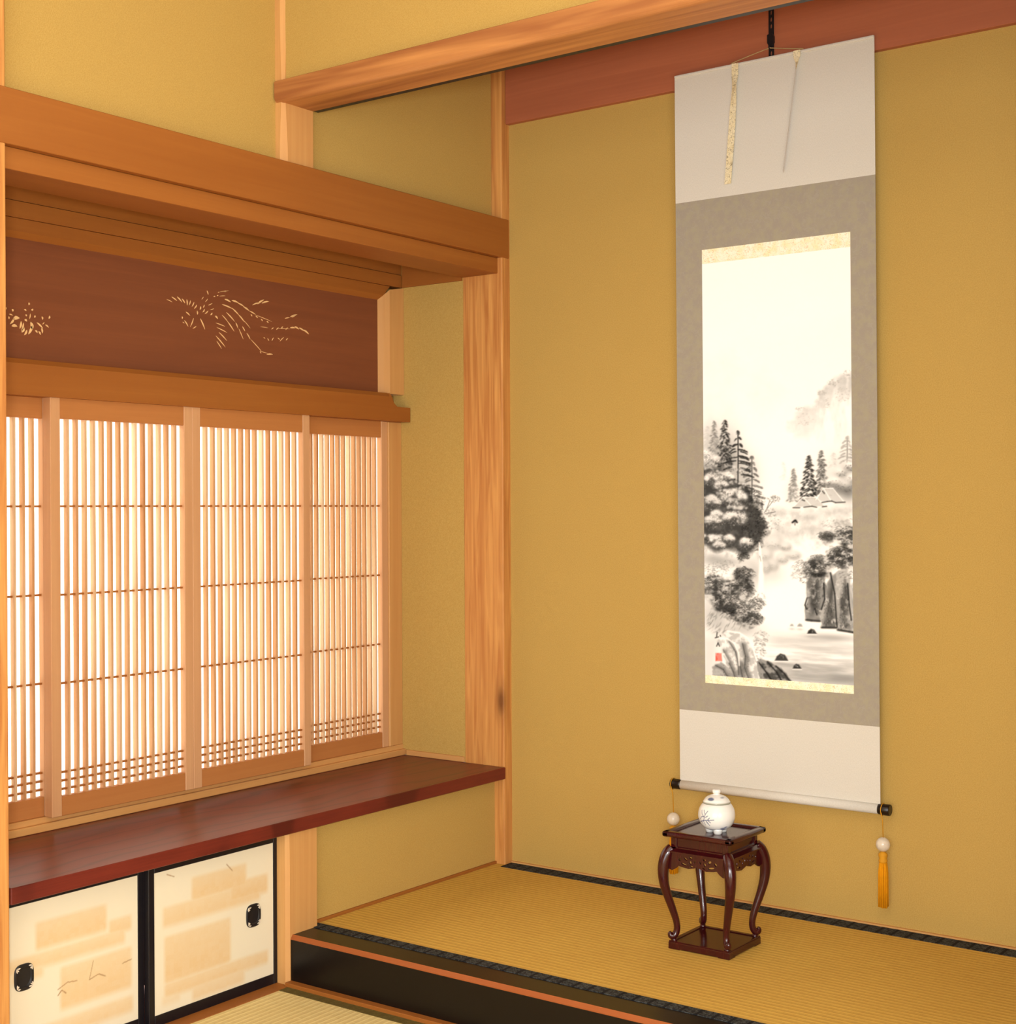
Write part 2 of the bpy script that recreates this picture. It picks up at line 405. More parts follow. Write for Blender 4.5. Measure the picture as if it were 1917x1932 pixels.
tag(obj('near_post', bx(-.12, 0, YL - .1, YL, 0, CEIL, .003, 2), M['post']), 'wooden post cut off by the left edge, beside the lattice screens', 'post')
struct('trim_5', bx(XR, XR + .1, -.8717, -.7726, 0, CEIL, .003, 2), M['pale_z'])
bm = bx(XW - .001, .0028, -2.6, -.006, 1.801, 1.9085, .0012)
tag(obj('wall_rail', bm, M['tan_y']), 'long honey-brown rail across the left wall above the lattice window', 'beam')
bm = bx(XB - .0015, -.0147, YL, YQ, 1.7578, 1.8005, .001)
tag(obj('window_lintel', bm, M['tan_y']), 'grooved lintel directly under the long wall rail, over the shelf bay', 'beam')
arc = [(-.8804 + .016 - .016 * math.cos(a), 2.0466 + .013 - .013 * math.sin(a)) for a in [math.pi / 2 * k / 6 for k in range(7)]]
bm = bmesh.new(); prism(bm, [(-.7726, 2.0962), (-.879, 2.0962), (-.8804, 2.0948)] + arc + [(-.7726, 2.0466)], 0, XP - .02, XR + .03)
tag(obj('hanging_beam', bm, M['beam']), 'horizontal beam spanning the alcove front high up, over the scroll', 'beam')
tag(obj('scroll_board', bx(.001, XR, -.018, .0, 2.1735, CEIL - .06, .001), M['brown_x']), 'wide red-brown board along the top of the alcove wall behind the scroll', 'board')
bm = bx(XP, XR, -.7724, -.7555, 2.0468, 2.07, .001)
tag(obj('beam_rail', bm, M['iron']), 'thin black rail along the back lower edge of the hanging beam', 'rail')

# black sill with its bare wood arris
t = thing('alcove_sill', 'glossy black lacquered sill with an orange edge along the alcove front', 'sill', (.8, -.82, 0))
obj('board', bx(XP, XR, -.853, -.784, .0095, HT - .0005), M['lacquer'], t)
prism_bm = bmesh.new(); prism(prism_bm, [(-.8605, HT - .0080), (-.8605, HT - .0105), (-.853, HT - .0105), (-.8525, HT - .0002), (-.8540, HT)], 0, XP, XR)
obj('edge_strip', prism_bm, M['edge'], t)['label'] = 'bare orange wood edge strip'
obj('face', bx(XP, XR, -.8605, -.853, .0095, HT - .0105), M['lacquer'], t)
tag(obj('floor_strip', bx(XP, XR, -.8805, -.8555, -.02, .0095, .001), M['tan_x']), 'thin orange-brown strip on the floor below the black sill', 'trim')

# ------------------------------------------------------------------ mats
t = thing('tatami_mat', 'golden aged rush mat covering the raised alcove floor under the stand', 'tatami mat', (.8, -.4, HT - .03))
obj('rush_surface', bx(XW + .008, XR, -.752, -.0605, HT - .035, HT), M['tatami'], t)
obj('border', bx(XW + .008, XR, -.7838, -.752, HT - .035, HT + .0012), M['heri'], t)['label'] = 'black patterned front border'
obj('border', bx(.004, XR, -.0605, -.0082, HT - .035, HT + .0012), M['heri'], t)['label'] = 'black border along the back wall'
obj('underlay', bx(XW + .008, .004, -.0605, -.036, HT - .035, HT), M['tatami'], t)
t = thing('tatami_mat', 'greenish-yellow room mat in front of the cupboard doors, beside the black sill', 'tatami mat', (.9, -1.4, -.05))
obj('rush_surface', bx(.0, 1.78, -1.81, -.908, -.05, 0), M['tatami_room'], t)
obj('border', bx(.0, 1.78, -.908, -.8808, -.05, .001), M['heri_green'], t)['label'] = 'olive border along the sill'
for k, (x0, x1, y0, y1) in enumerate([(.0, 1.78, -2.74, -1.812), (1.782, 2.69, -2.74, -.882), (2.692, 3.6, -2.74, -.882), (.0, 1.78, -3.65, -2.742), (1.782, 3.6, -3.65, -2.742)]):
    struct('floor_mat', bx(x0, x1, y0, y1, -.05, 0), M['tatami_room'])
struct('floor_sill_left', bx(XW - .03, -.0005, YL + .002, YP1 - .001, -.05, .0015), M['tan_y'])

# ------------------------------------------------------------------ shelf of the writing bay
bm = bx(XS - .045, .0053, YL, YQ - .001, .3536, .386, .0015)
tag(obj('shelf', bm, M['shelf']), 'deep red-brown shelf running below the lattice window, over the cupboard', 'shelf')

# ------------------------------------------------------------------ lattice screens
def screen(y0, y1, xf, label):
    """a sliding screen between y0 and y1, its face at xf: stiles, rails, lattice, paper"""
    sw, dp = .026, .027
    t = thing('lattice_screen', label, 'sliding screen', (xf - dp / 2, (y0 + y1) / 2, .4165), 'lattice screens of the bay window')
    z0, z1 = .4167, 1.362
    for a in (y0, y1 - sw): obj('stile', bx(xf - dp, xf, a, a + sw, z0, z1, .0012), M['shoji_wood'], t)
    obj('bottom_rail', bx(xf - dp + .002, xf - .0015, y0 + sw, y1 - sw, z0, .4605, .001), M['screen_rail'], t)
    obj('top_rail', bx(xf - dp + .002, xf - .0015, y0 + sw, y1 - sw, 1.3105, z1, .001), M['screen_rail'], t)
    bm = bmesh.new(); n = 15; g = (y1 - y0 - 2 * sw) / n
    for k in range(1, n):
        c = y0 + sw + g * k
        box(bm, xf - .0172, xf - .0036, c - .0030, c + .0030, .459, 1.312)
    obj('lattice', bm, M['slat'], t)
    for z in (.7142, .9136, 1.1134, .5135, .4945, .4755):
        obj('crossbar', bx(xf - .0172, xf - .0085, y0 + sw - .001, y1 - sw + .001, z - .0022, z + .0022), M['tan_y'], t)  # same wood as the slats; backlit shade put in as a darker colour
    obj('paper', bx(xf - .0180, xf - .0173, y0 + sw * .4, y1 - sw * .4, .45, 1.32), M['paper'], t)
    return t
screen(-.4705, -.0925, XS - .004, 'lattice screen at the right end of the window, next to the yellow bay wall')
screen(-.8558, -.4442, XS + .0265, 'second lattice screen from the right, between the widest one and the right-end one')
screen(-1.2690, -.8560, XS + .0265, 'widest lattice screen in view, with a brightly glowing upper half, left of the window middle')
screen(-1.652, -1.2405, XS - .004, 'lattice screen at the left edge, mostly hidden by the near post')
struct('window_1', bx(XS - .04, XS + .0005, -.0925, YQ, .4165, 1.3565, .0015), M['pale_z'])

# middle rail below the carved board: ogee face and a horn at its right end
prof = [(XS - .045, 1.3565), (XS + .036, 1.3565), (XS + .036, 1.4255), (XS + .028, 1.4365), (XS - .045, 1.4365)]
bm = bmesh.new(); prism(bm, prof, 1, YL, -.1285)
prism(bm, [(-.1285, 1.3565), (-.0372, 1.3565), (-.0372, 1.398), (-.095, 1.3985), (-.108, 1.408), (-.118, 1.426), (-.1285, 1.4355)], 0, XS - .045, XS + .036)
tag(obj('window_rail', bm, M['tan_y']), 'moulded honey-brown rail with a curved horn between lattice screens and carved board', 'beam')

# carved transom
t = thing('carved_transom', 'dark brown carved board of a phoenix and flower above the lattice screens', 'transom', (XS, -.85, 1.4365))
obj('panel', bx(XS - .04, XS - .0085, YL, -.12, 1.4366, 1.716), M['dark_panel'], t)
bm = bmesh.new(); prism(bm, [(XS - .04, 1.7485), (XS + .003, 1.7485), (XS + .003, 1.72), (XS - .008, 1.7065), (XS - .04, 1.7065)], 1, YL, -.0785)
for v in bm.verts:
    if v.co.y > -.1: v.co.y = -.1285 + max(0, v.co.z - 1.7065)
obj('top_frame', bm, M['tan_y'], t)
bm = bmesh.new(); prism(bm, [(XS - .04, YQ - .001), (XS + .012, YQ - .001), (XS + .012, -.098), (XS + .0025, -.114), (XS - .008, -.1285), (XS - .04, -.1285)], 2, 1.4366, 1.7062)
for v in bm.verts:
    if v.co.z > 1.6: v.co.z = min(1.7488, 1.7065 + (v.co.y + .1285))
obj('side_frame', bm, M['pale_z'], t)
CARV = [(-8897,16274,-8724,16195,30),(-8724,16298,-8566,16180,35),(-8566,16264,-8470,16165,33),(-8412,16268,-8396,16123,35),(-8289,16255,-8339,16129,26),(-8175,16224,-8247,16106,30),(-8083,16168,-8176,16059,30),(-7958,16142,-7988,16057,39),(-7835,16196,-7882,16119,30),(-7827,16090,-7895,16000,30),(-7710,16058,-7828,15969,30),(-7577,16023,-7637,15960,35),(-7483,15954,-7394,15889,48),(-9051,16195,-8870,16146,17),(-7751,16562,-7707,16466,30),(-7869,16392,-7928,16319,17),(-7723,16360,-7811,16269,17),(-7576,16264,-7709,16198,22),(-7517,16137,-7651,16086,17),(-8075,16019,-8070,15926,35),(-8443,15953,-8312,15874,30),(-8563,15826,-8563,15769,35),(-8493,15739,-8371,15598,30),(-8192,15825,-8302,15593,26),(-8106,15635,-8222,15562,22),(-7975,15836,-7822,15578,35),(-8550,15690,-8493,15662,17),(-7250,16001,-7040,15842,24),(-7070,15862,-6834,15624,30),(-7099,16085,-6811,15876,30),(-6781,15857,-6705,15716,30),(-6674,15708,-6522,15453,22),(-7248,16272,-6885,16198,35),(-6916,16218,-6657,16052,33),(-6687,16072,-6472,15899,35),(-6487,15932,-6271,15759,15),(-6551,15777,-6458,15665,26),(-6396,15620,-6273,15471,30),(-6257,15472,-5864,15183,20),(-5928,15189,-5890,15134,26),(-5689,15128,-5463,15147,35),(-5880,15186,-5640,15151,11),(-7460,15777,-7146,15718,22),(-7431,15668,-7078,15567,22),(-7358,15551,-7088,15362,28),(-7463,15452,-7141,15193,28),(-7434,15320,-7271,15143,22),(-7157,16417,-6945,16362,43),(-6914,16411,-6670,16370,43),(-6701,16367,-6485,16299,37),(-6516,16296,-6299,16204,43),(-6299,16204,-6079,16135,30),(-6252,16122,-6206,16076,30),(-6080,16101,-6001,16051,30),(-5890,16039,-5827,15988,30),(-5682,16002,-5618,15962,30),(-6079,16124,-5489,16010,13),(-6188,16373,-5950,16462,33),(-6014,16415,-5775,16558,48),(-5855,16456,-5598,16536,43),(-5014,16141,-4832,16184,26),(-4815,16202,-4547,16297,39),(-4748,16199,-4614,16261,30),(-5907,15833,-5635,15832,13),(-5507,15803,-5425,15857,26),(-5328,15811,-5246,15875,26),(-5148,15852,-5082,15922,30),(-4983,15844,-4900,15909,26),(-4817,15912,-4617,15927,43),(-4650,15964,-4482,15904,43),(-4482,15945,-4279,15876,43),(-4313,15909,-4102,15809,48),(-5279,15848,-4817,15879,13),(-5798,15565,-5740,15538,20),(-5653,15551,-5606,15492,22),(-5493,15507,-5427,15595,22),(-5281,15597,-5199,15557,22),(-5200,15517,-5051,15641,22),(-4969,15562,-4902,15624,22),(-7381,16556,-7336,16570,20),(-7170,16608,-7095,16621,35),(-7530,16435,-7471,16447,28),(-7420,16470,-7366,16481,22),(-7336,16575,-7004,16650,11),(-7336,16471,-7126,16504,11),(-12984,15676,-12989,15620,42),(-13593,15522,-13589,15443,46),(-13420,15485,-13396,15432,46),(-13107,15511,-13053,15485,35),(-12873,15544,-12926,15518,42),(-13494,15366,-13397,15345,26),(-13507,15313,-13500,15256,35),(-13394,15266,-13232,15306,85),(-13366,15284,-13471,15149,49),(-13431,15111,-13288,15116,67),(-13070,15403,-13052,15362,39),(-12949,15432,-12972,15311,26),(-12823,15408,-12850,15357,39),(-12647,15402,-12629,15330,39),(-12437,15440,-12466,15369,42),(-13099,15285,-13036,15251,49),(-13188,15237,-13226,15071,53),(-13127,15213,-13178,15009,42),(-13118,15118,-13169,14991,63),(-12940,15248,-12904,15075,81),(-12909,15163,-13004,14966,63),(-13040,15062,-13108,14939,49),(-12781,15253,-12622,15135,39),(-12658,15143,-12636,15023,42),(-12825,15075,-12767,15019,42),(-12735,15059,-12682,14985,42),(-12583,15279,-12633,15226,19),(-12557,15225,-12467,15171,32)]
bm, bm2 = bmesh.new(), bmesh.new()
for y0, z0, y1, z1, w in CARV: sliver(bm if y0 > -11000 else bm2, y0 / 1e4, z0 / 1e4, y1 / 1e4, z1 / 1e4, max(w, 14) / 1e4, XS - .0095, XS - .0078)
obj('phoenix_carving', bm, M['carving'], t)['label'] = 'pale phoenix with long tail feathers'
obj('flower_carving', bm2, M['carving'], t)['label'] = 'pale flower petals'

# ------------------------------------------------------------------ cupboard doors under the shelf
def cloud_paper(w, h, bands, scratches, seed):
    rg = np.random.default_rng(seed)
    yy, xx = np.mgrid[0:h, 0:w]; u = (xx + .5) / w; v = (yy + .5) / h
    a = np.zeros((h, w))
    for u0, u1, v0, v1, s in bands:
        e = .03
        m = np.clip((u - u0) / e + .5, 0, 1) * np.clip((u1 - u) / e + .5, 0, 1) * np.clip((v - v0) / e + .5, 0, 1) * np.clip((v1 - v) / (e * 1.5) + .5, 0, 1)
        a = np.maximum(a, m * s * (.55 + .45 * np.clip((v - v0) / (v1 - v0) + .3, 0, 1)))
    g = rg.random((h // 8 + 2, w // 8 + 2)); n = g[yy // 8, xx // 8] * .5 + rg.random((h, w)) * .5
    a = np.clip(a * (.8 + .3 * n), 0, 1)[..., None]
    c = np.array([.87, .825, .72]) * (1 - a) + np.array([.84, .71, .52]) * a
    for pts in scratches:
        for (x0, y0), (x1, y1) in zip(pts, pts[1:]):
            for t in np.linspace(0, 1, 60):
                px, py = int((x0 + (x1 - x0) * t) * w), int((y0 + (y1 - y0) * t) * h)
                if 0 <= px < w and 0 <= py < h: c[py, px] = c[py, px] * .62 + np.array([.5, .34, .2]) * .38
    return c
def pull(cx, cy, cz, par):
    """a finger pull: rounded-square plate, dished centre, four light corner sprays"""
    p = bmesh.new(); n = 40; prof = ((1., 0), (1., .0022), (.93, .0034), (.74, .0034), (.66, .0016), (.0, .0006)); rings = []
    for s, d in prof:
        if s == 0: rings.append([p.verts.new((cx + d, cy, cz))]); continue
        e = 3.4 if s > .7 else 2.2
        ring = []
        for k in range(n):
            a = 2 * math.pi * k / n; c, q_ = math.cos(a), math.sin(a)
            r = (abs(c) ** e + abs(q_) ** e) ** (-1 / e)
            ring.append(p.verts.new((cx + d, cy + .0222 * s * r * c, cz + .0262 * s * r * q_)))
        rings.append(ring)
    for a, b in zip(rings, rings[1:]):
        for k in range(n):
            if len(b) == 1: p.faces.new((a[k], a[(k + 1) % n], b[0]))
            else: p.faces.new((a[k], a[(k + 1) % n], b[(k + 1) % n], b[k]))
    bmesh.ops.recalc_face_normals(p, faces=p.faces)
    o = obj('finger_pull', p, M['iron'], par)
    for sy in (-1, 1):
        for sz in (-1, 1):
            orn = bmesh.new()
            y, z = cy + sy * .0166, cz + sz * .0196
            y, z = cy + sy * .0158, cz + sz * .0188
            sliver(orn, y - sy * .0062, z + sz * .0020, y + sy * .0014, z + sz * .0014, .0030, cx + .003, cx + .0046)
            sliver(orn, y + sy * .0014, z - sz * .0070, y + sy * .0016, z + sz * .0014, .0030, cx + .003, cx + .0046)
            sliver(orn, y - sy * .0024, z - sz * .0044, y + sy * .0002, z - sz * .0006, .0022, cx + .003, cx + .0046)
            obj('corner_ornament', orn, M['bead'], o)
def door(y0, y1, xf, z0, z1, label, bands, scratches, seed, py, pz):
    t = thing('cupboard_door', label, 'sliding door', (xf, (y0 + y1) / 2, 0), 'cupboard doors under the shelf')
    sw = .0158; rb, rt = .024, .0165
    obj('backing', bx(xf - .014, xf - .0035, y0 + .002, y1 - .002, z0 + .002, z1 - .002), M['dark'], t)
    for a in (y0, y1 - sw): obj('stile', bx(xf - .016, xf, a, a + sw, z0, z1, .001), M['frame_black'], t)
    obj('bottom_rail', bx(xf - .016, xf, y0 + sw, y1 - sw, z0, z0 + rb, .001), M['frame_black'], t)
    obj('top_rail', bx(xf - .016, xf, y0 + sw, y1 - sw, z1 - rt, z1, .001), M['frame_black'], t)
    w, h = y1 - y0 - 2 * sw, z1 - z0 - rb - rt
    arr = cloud_paper(260, int(260 * h / w), bands, scratches, seed)
    painted_grid('paper_panel', (xf - .002, y0 + sw, z1 - rt), (0, w, 0), (0, 0, -h), arr, M['chest_paper'], t)
    pull(xf - .0022, py, pz, t)
door(-1.2492, -.8668, -.0417, .0005, .3455, 'right cupboard door with cloudy tan paper, finger pull near the post',
     [(.3, .76, .10, .27, .85), (.62, .95, .22, .36, .9), (.07, .88, .26, .40, .75), (.08, .62, .47, .8, .85), (.08, .95, .80, .9, .8), (.3, .74, .88, .985, .65), (.06, .2, .88, .95, .4)],
     [[(.1, .03), (.16, .06)], [(.59, .07), (.64, .13)]], 3, -.9457, .1745)
door(-1.616, -1.2478, -.0585, .0005, .3455, 'left cupboard door with cloudy tan paper and pine-needle scratches, beside the near post',
     [(.25, .76, .14, .32, .85), (.78, .95, .26, .36, .8), (.06, .9, .34, .44, .75), (.42, .95, .48, .76, .85), (.08, .96, .82, .93, .75), (.1, .7, .92, 1., .7), (.08, .3, .4, .5, .6)],
     [[(.40, .62), (.47, .59), (.54, .60)], [(.4, .66), (.43, .63), (.46, .66)], [(.66, .5), (.63, .62), (.7, .6), (.75, .63)], [(.88, .58), (.95, .57)], [(.36, .9), (.3, .96), (.34, 1.)]], 5, -1.5445, .1867)
struct('wall_cupboard', bx(-.42, -.38, YL - .05, YP1 + .05, -.04, .3535), M['dark'])

# ------------------------------------------------------------------ hanging scroll
YSC = -.030
def sx(x, z): return x - .0068 * (z - .4) / 1.8     # the scroll hangs a touch out of true
def sheet(bm, x0, x1, z0, z1, y=YSC, th=.0014):
    pts = [(sx(x0, z0), z0), (sx(x1, z0), z0), (sx(x1, z1), z1), (sx(x0, z1), z1)]
    prism(bm, pts, 1, y, y + th)
t = thing('hanging_scroll', 'tall hanging scroll with an ink landscape, grey-brown borders and black roller ends', 'scroll', (.82, YSC, .397))
X0, X1, PX0, PX1 = .5545, 1.0885, .6295, 1.0255
Z = dict(top=2.205, a=1.880, g1=1.7535, p1=1.718, p0=.6815, g0=.6615, b=.589, bot=.399)
bm = bmesh.new(); sheet(bm, X0, X1, Z['a'], Z['top']); obj('top_cloth', bm, M['cloth_light'], t)
bm = bmesh.new(); sheet(bm, X0, X1, Z['bot'], Z['b']); obj('bottom_cloth', bm, M['cloth_light'], t)
bm = bmesh.new(); sheet(bm, X0, PX0, Z['b'], Z['a']); sheet(bm, PX1, X1, Z['b'], Z['a']); sheet(bm, PX0, PX1, Z['g1'], Z['a']); sheet(bm, PX0, PX1, Z['b'], Z['g0'])
obj('brocade_border', bm, M['border_silk'], t)
for k, (a, b) in enumerate(((Z['p1'], Z['g1']), (Z['g0'], Z['p0']))):
    bm = bmesh.new(); sheet(bm, PX0, PX1, a, b, YSC - .0002); obj('gold_strip', bm, M['gold_silk'], t)
bm = bmesh.new(); sheet(bm, PX0, PX1, Z['p0'], Z['p1'], YSC + .0002); obj('painting_back', bm, M['cloth_light'], t)
def paint_landscape(W=280, H=800):
    """ink landscape of the scroll, as a (H, W, 3) array of linear-ish sRGB values; row 0 is the top"""
    rg = np.random.default_rng(7)
    im = np.full((H, W), 0.985)
    yy, xx = np.mgrid[0:H, 0:W].astype(float)
    def T(x, y):
        u = (x - 1322 - 9 * (y - 483) / 800) / 280
        v = (y - 497 + 31 * u) / (780 + 47 * u)
        return u * W, v * H
    def fbm(sx, sy, oct=4):
        out = np.zeros((H, W)); amp = 1; tot = 0
        for o in range(oct):
            gx, gy = int(W / sx) + 3, int(H / sy) + 3
            g = rg.random((gy, gx))
            fx, fy = xx / sx, yy / sy
            ix, iy = fx.astype(int), fy.astype(int)
            tx, ty = fx - ix, fy - iy
            tx = tx * tx * (3 - 2 * tx); ty = ty * ty * (3 - 2 * ty)
            out += amp * ((g[iy, ix] * (1 - tx) + g[iy, ix + 1] * tx) * (1 - ty) + (g[iy + 1, ix] * (1 - tx) + g[iy + 1, ix + 1] * tx) * ty)
            tot += amp; amp *= .55; sx = max(sx / 2, 1.5); sy = max(sy / 2, 1.5)
        return out / tot
    lace = lambda m, k=2.0, o=.35: m * np.clip((N4 - o) * k, .25, 1)
    N1, N2, N3 = fbm(26, 26), fbm(9, 9, 3), fbm(14, 50)
    NS = fbm(70, 7); N4 = fbm(11, 8, 3)
    def poly(pts, soft=1.5, wob=0.):
        P = [T(*p) for p in pts]
        X = xx + (N2 - .5) * wob * 2; Y = yy + (N1 - .5) * wob * 2
        ins = np.zeros((H, W), bool); dist = np.full((H, W), 1e9)
        for (x0, y0), (x1, y1) in zip(P, P[1:] + P[:1]):
            c = ((y0 > Y) != (y1 > Y)) & (X < (x1 - x0) * (Y - y0) / (y1 - y0 + 1e-9) + x0)
            ins ^= c
            t = np.clip(((X - x0) * (x1 - x0) + (Y - y0) * (y1 - y0)) / ((x1 - x0) ** 2 + (y1 - y0) ** 2 + 1e-9), 0, 1)
            dist = np.minimum(dist, np.hypot(X - x0 - t * (x1 - x0), Y - y0 - t * (y1 - y0)))
        sd = np.where(ins, dist, -dist)
        return np.clip(sd / soft * .5 + .5, 0, 1)
    def put(a, v):
        nonlocal im
        im = im * (1 - a) + v * a
    def blob(x, y, rx, ry, v, a, p=1.0):
        cx, cy = T(x, y)
        r = ((xx - cx) / rx) ** 2 + ((yy - cy) / ry) ** 2
        put(a * np.exp(-r ** p), v)
    def dab(x, y, L, w, ang, v, a):
        cx, cy = T(x, y); R = int(max(L, w) * 1.6) + 2
        x0, x1, y0, y1 = int(max(cx - R, 0)), int(min(cx + R + 1, W)), int(max(cy - R, 0)), int(min(cy + R + 1, H))
        if x0 >= x1 or y0 >= y1: return
        X = xx[y0:y1, x0:x1] - cx; Y = yy[y0:y1, x0:x1] - cy
        p = X * np.cos(ang) + Y * np.sin(ang); q = -X * np.sin(ang) + Y * np.cos(ang)
        m = a * np.exp(-((p / L) ** 2 + (q / w) ** 2))
        im[y0:y1, x0:x1] = im[y0:y1, x0:x1] * (1 - m) + v * m
    def line(pts, w, v, a=1.):
        for (x0, y0), (x1, y1) in zip(pts, pts[1:]):
            n = int(max(abs(x1 - x0), abs(y1 - y0))) + 1
            for i in range(n + 1):
                t = i / n; dab(x0 + (x1 - x0) * t, y0 + (y1 - y0) * t, w, w, 0, v, a)
    U = lambda a, b: a + (b - a) * rg.random()
    def leaves(x, y, rx, ry, n, v0, v1, L=2.6, a=.7, fan=True):
        for i in range(n):
            t = U(0, 6.283); r = np.sqrt(rg.random())
            px, py = x + rx * r * np.cos(t), y + ry * r * np.sin(t)
            ang = (.75 * np.clip((px - x) / rx, -1, 1) + U(-.5, .5)) if fan else U(1.0, 2.2)
            dab(px, py, L * U(.5, 1.05) * .8, U(.6, 1.05), ang, U(v0, v1), a)
    def tuft(x, y, rx, ry, n, v0, v1, a=.7):
        # drooping sprays, dark on top and thin at the rim
        for i in range(n):
            t = U(0, 6.283); r = np.sqrt(rg.random())
            px, py = x + rx * r * np.cos(t), y + ry * r * np.sin(t)
            v = v0 + (v1 - v0) * r * U(.5, 1.1); w = U(2.5, 5)
            for k in range(7):
                q = (k / 6 - .5) * 2
                dab(px + q * w, py + 1.9 * q * q, 1.2, .8, q * .7, min(1, v + U(-.04, .16)), a * U(.4, 1))
    def conifer(x, yt, yb, wd, v, a):
        n = int((yb - yt) / 3.2)
        for i in range(n):
            t = (i + .5) / n; y = yt + (yb - yt) * t; w = 2 + wd * t ** .75
            for k in range(int(4 + 7 * t)):
                px = x + U(-w, w) * (1 + .25 * np.sin(i * 1.9)); d = abs(px - x) / (w + .1)
                dab(px, y + d * 3 + U(-1, 1), U(1.8, 3.2), 1.25, np.sign(px - x) * .5 + U(-.3, .3), v + U(-.05, .22), a * (1 - .45 * t * (v > .3)))
    def pine(x, yt, yb, wd, v, rows, a=.9):
        line([(x, yt), (x + .5, (yt + yb) / 2), (x, yb)], 1.05, v, .75)
        for i in range(rows):
            t = i / (rows - 1); y = yt + (yb - yt) * t * .97
            for s in (-1, 1):
                w = (5 + wd * min(1, t * 1.6)) * U(.6, 1.08)
                if i == 0: w *= .8
                for k in range(3):
                    if rg.random() < .22: continue
                    yo = U(-2.6, 3.2); x0 = x + s * w * U(0, .45)
                    m = int(w) + 2
                    for j in range(m):
                        q = j / m; px = x0 + s * (w * U(.9, 1.0) - abs(x0 - x)) * q
                        dab(px, y + yo + 4.2 * q * q + (1 - q) * -.8 + U(-.5, .5), 1.6, U(.7, 1.25), s * .3, v + U(0, .25), a * .62)
    # distant washes
    put(.055 * poly([(1322, 690), (1350, 670), (1378, 655), (1400, 690), (1440, 700), (1480, 745), (1440, 800), (1322, 830)], 14, 10) * N1 * 1.6, .55)
    put(.02 * poly([(1400, 640), (1620, 600), (1620, 720), (1480, 800)], 20, 10), .5)
    # cliff in the mist
    cl = poly([(1625, 700), (1595, 706), (1575, 712), (1562, 728), (1548, 742), (1540, 768), (1520, 770), (1500, 786), (1486, 806), (1500, 826), (1535, 832), (1625, 846)], 5, 7)
    yv = yy / H
    c0, c1 = T(1560, 715)[1], T(1560, 842)[1]
    fade = np.clip((c1 - yy) / (c1 - c0), 0, 1)
    put(cl * fade ** .6 * np.clip((N3 - .3) * 1.7, 0, .5) * (.45 + .7 * N2), .55)
    for (x, y, rx, ry, n) in [(1572, 722, 11, 7, 50), (1551, 741, 8, 5, 34), (1598, 704, 12, 5, 34), (1512, 771, 9, 4, 26), (1588, 745, 14, 16, 40), (1560, 760, 6, 14, 24), (1520, 790, 16, 12, 24)]:
        leaves(x, y, rx, ry, n, .5, .8, 2, .45)
    # right-hand grove and cottages
    blob(1596, 890, 22, 40, .72, .55); blob(1500, 930, 16, 26, .78, .4); blob(1560, 900, 22, 40, .82, .5)
    conifer(1481, 872, 905, 4, .82, .4); conifer(1500, 884, 946, 9, .42, .75); conifer(1573, 852, 880, 6, .72, .5)
    conifer(1551, 849, 932, 12, .3, .8); conifer(1528, 859, 942, 14, .1, .9)
    pine(1597, 825, 872, 13, .55, 7, .7)
    for (x, y, r) in [(1586, 890, 11), (1602, 878, 11), (1604, 902, 12), (1576, 908, 13), (1594, 915, 14), (1562, 910, 8)]:
        blob(x + 2, y + r * .55, r * 1.1, r * .62, .38, .6); blob(x, y - r * .25, r * .85, r * .6, .97, .85)
        leaves(x + 1, y + r * .35, r, r * .55, 24, .2, .6, 2, .5)
    blob(1600, 930, 16, 16, .35, .55); blob(1580, 925, 14, 10, .4, .5)
    for pts in ([(1541, 945), (1555, 921), (1571, 921), (1593, 948), (1566, 946)], [(1499, 957), (1518, 938), (1542, 938), (1558, 955), (1532, 955)]):
        put(.9 * poly(pts, 1.2), .8)
    for l in ([(1541, 943), (1555, 921), (1572, 921), (1593, 948)], [(1555, 921), (1569, 945)], [(1499, 957), (1518, 938), (1542, 938)], [(1518, 938), (1533, 954)], [(1542, 938), (1558, 955)]):
        line(l, .9, 1., .75)
    for l in ([(1552, 948), (1562, 946), (1570, 945), (1577, 948), (1594, 947)], [(1499, 958), (1512, 958)], [(1519, 957), (1534, 955), (1543, 957)], [(1553, 956), (1561, 955)], [(1553, 926), (1557, 931)], [(1516, 943), (1521, 945)]):
        line(l, 1., .18, .7)
    # slope below the cottages
    for (x, y, rx, ry, a) in [(1470, 968, 20, 10, .3), (1530, 975, 26, 10, .34), (1580, 965, 26, 8, .3), (1540, 1000, 30, 12, .28), (1500, 1010, 14, 10, .3), (1590, 985, 16, 10, .3), (1475, 1000, 16, 14, .3)]:
        blob(x, y, rx, ry, .62, a * 1.2)
    put(.25 * poly([(1455, 965), (1500, 958), (1620, 950), (1620, 1000), (1540, 1040), (1470, 1010)], 8, 8) * np.clip(N2 * 2 - .6, 0, 1), .5)
    line([(1498, 986), (1502, 983), (1504, 982), (1507, 986)], 1.5, .12, .8); line([(1503, 986), (1503, 991)], .9, .3, .6)
    # left grove
    blob(1340, 850, 22, 46, .6, .6); blob(1375, 870, 26, 50, .45, .65); blob(1410, 900, 26, 40, .6, .5)
    conifer(1334, 800, 850, 8, .75, .4); conifer(1347, 794, 870, 10, .42, .7); conifer(1368, 791, 880, 15, .12, .85)
    pine(1421, 863, 952, 22, .3, 9, .8); pine(1394, 816, 922, 27, .08, 10, 1.)
    put(.86 * poly([(1318, 886), (1360, 876), (1385, 905), (1415, 918), (1432, 950), (1448, 985), (1446, 1003), (1452, 998), (1440, 1030), (1420, 1045), (1402, 1062), (1388, 1040), (1350, 1040), (1318, 1030)], 6, 10), .13)
    put(.5 * poly([(1318, 870), (1350, 860), (1440, 950), (1455, 1010), (1400, 1060), (1318, 1050)], 10, 10) * np.clip(N2 * 2.2 - .9, 0, 1), .55)
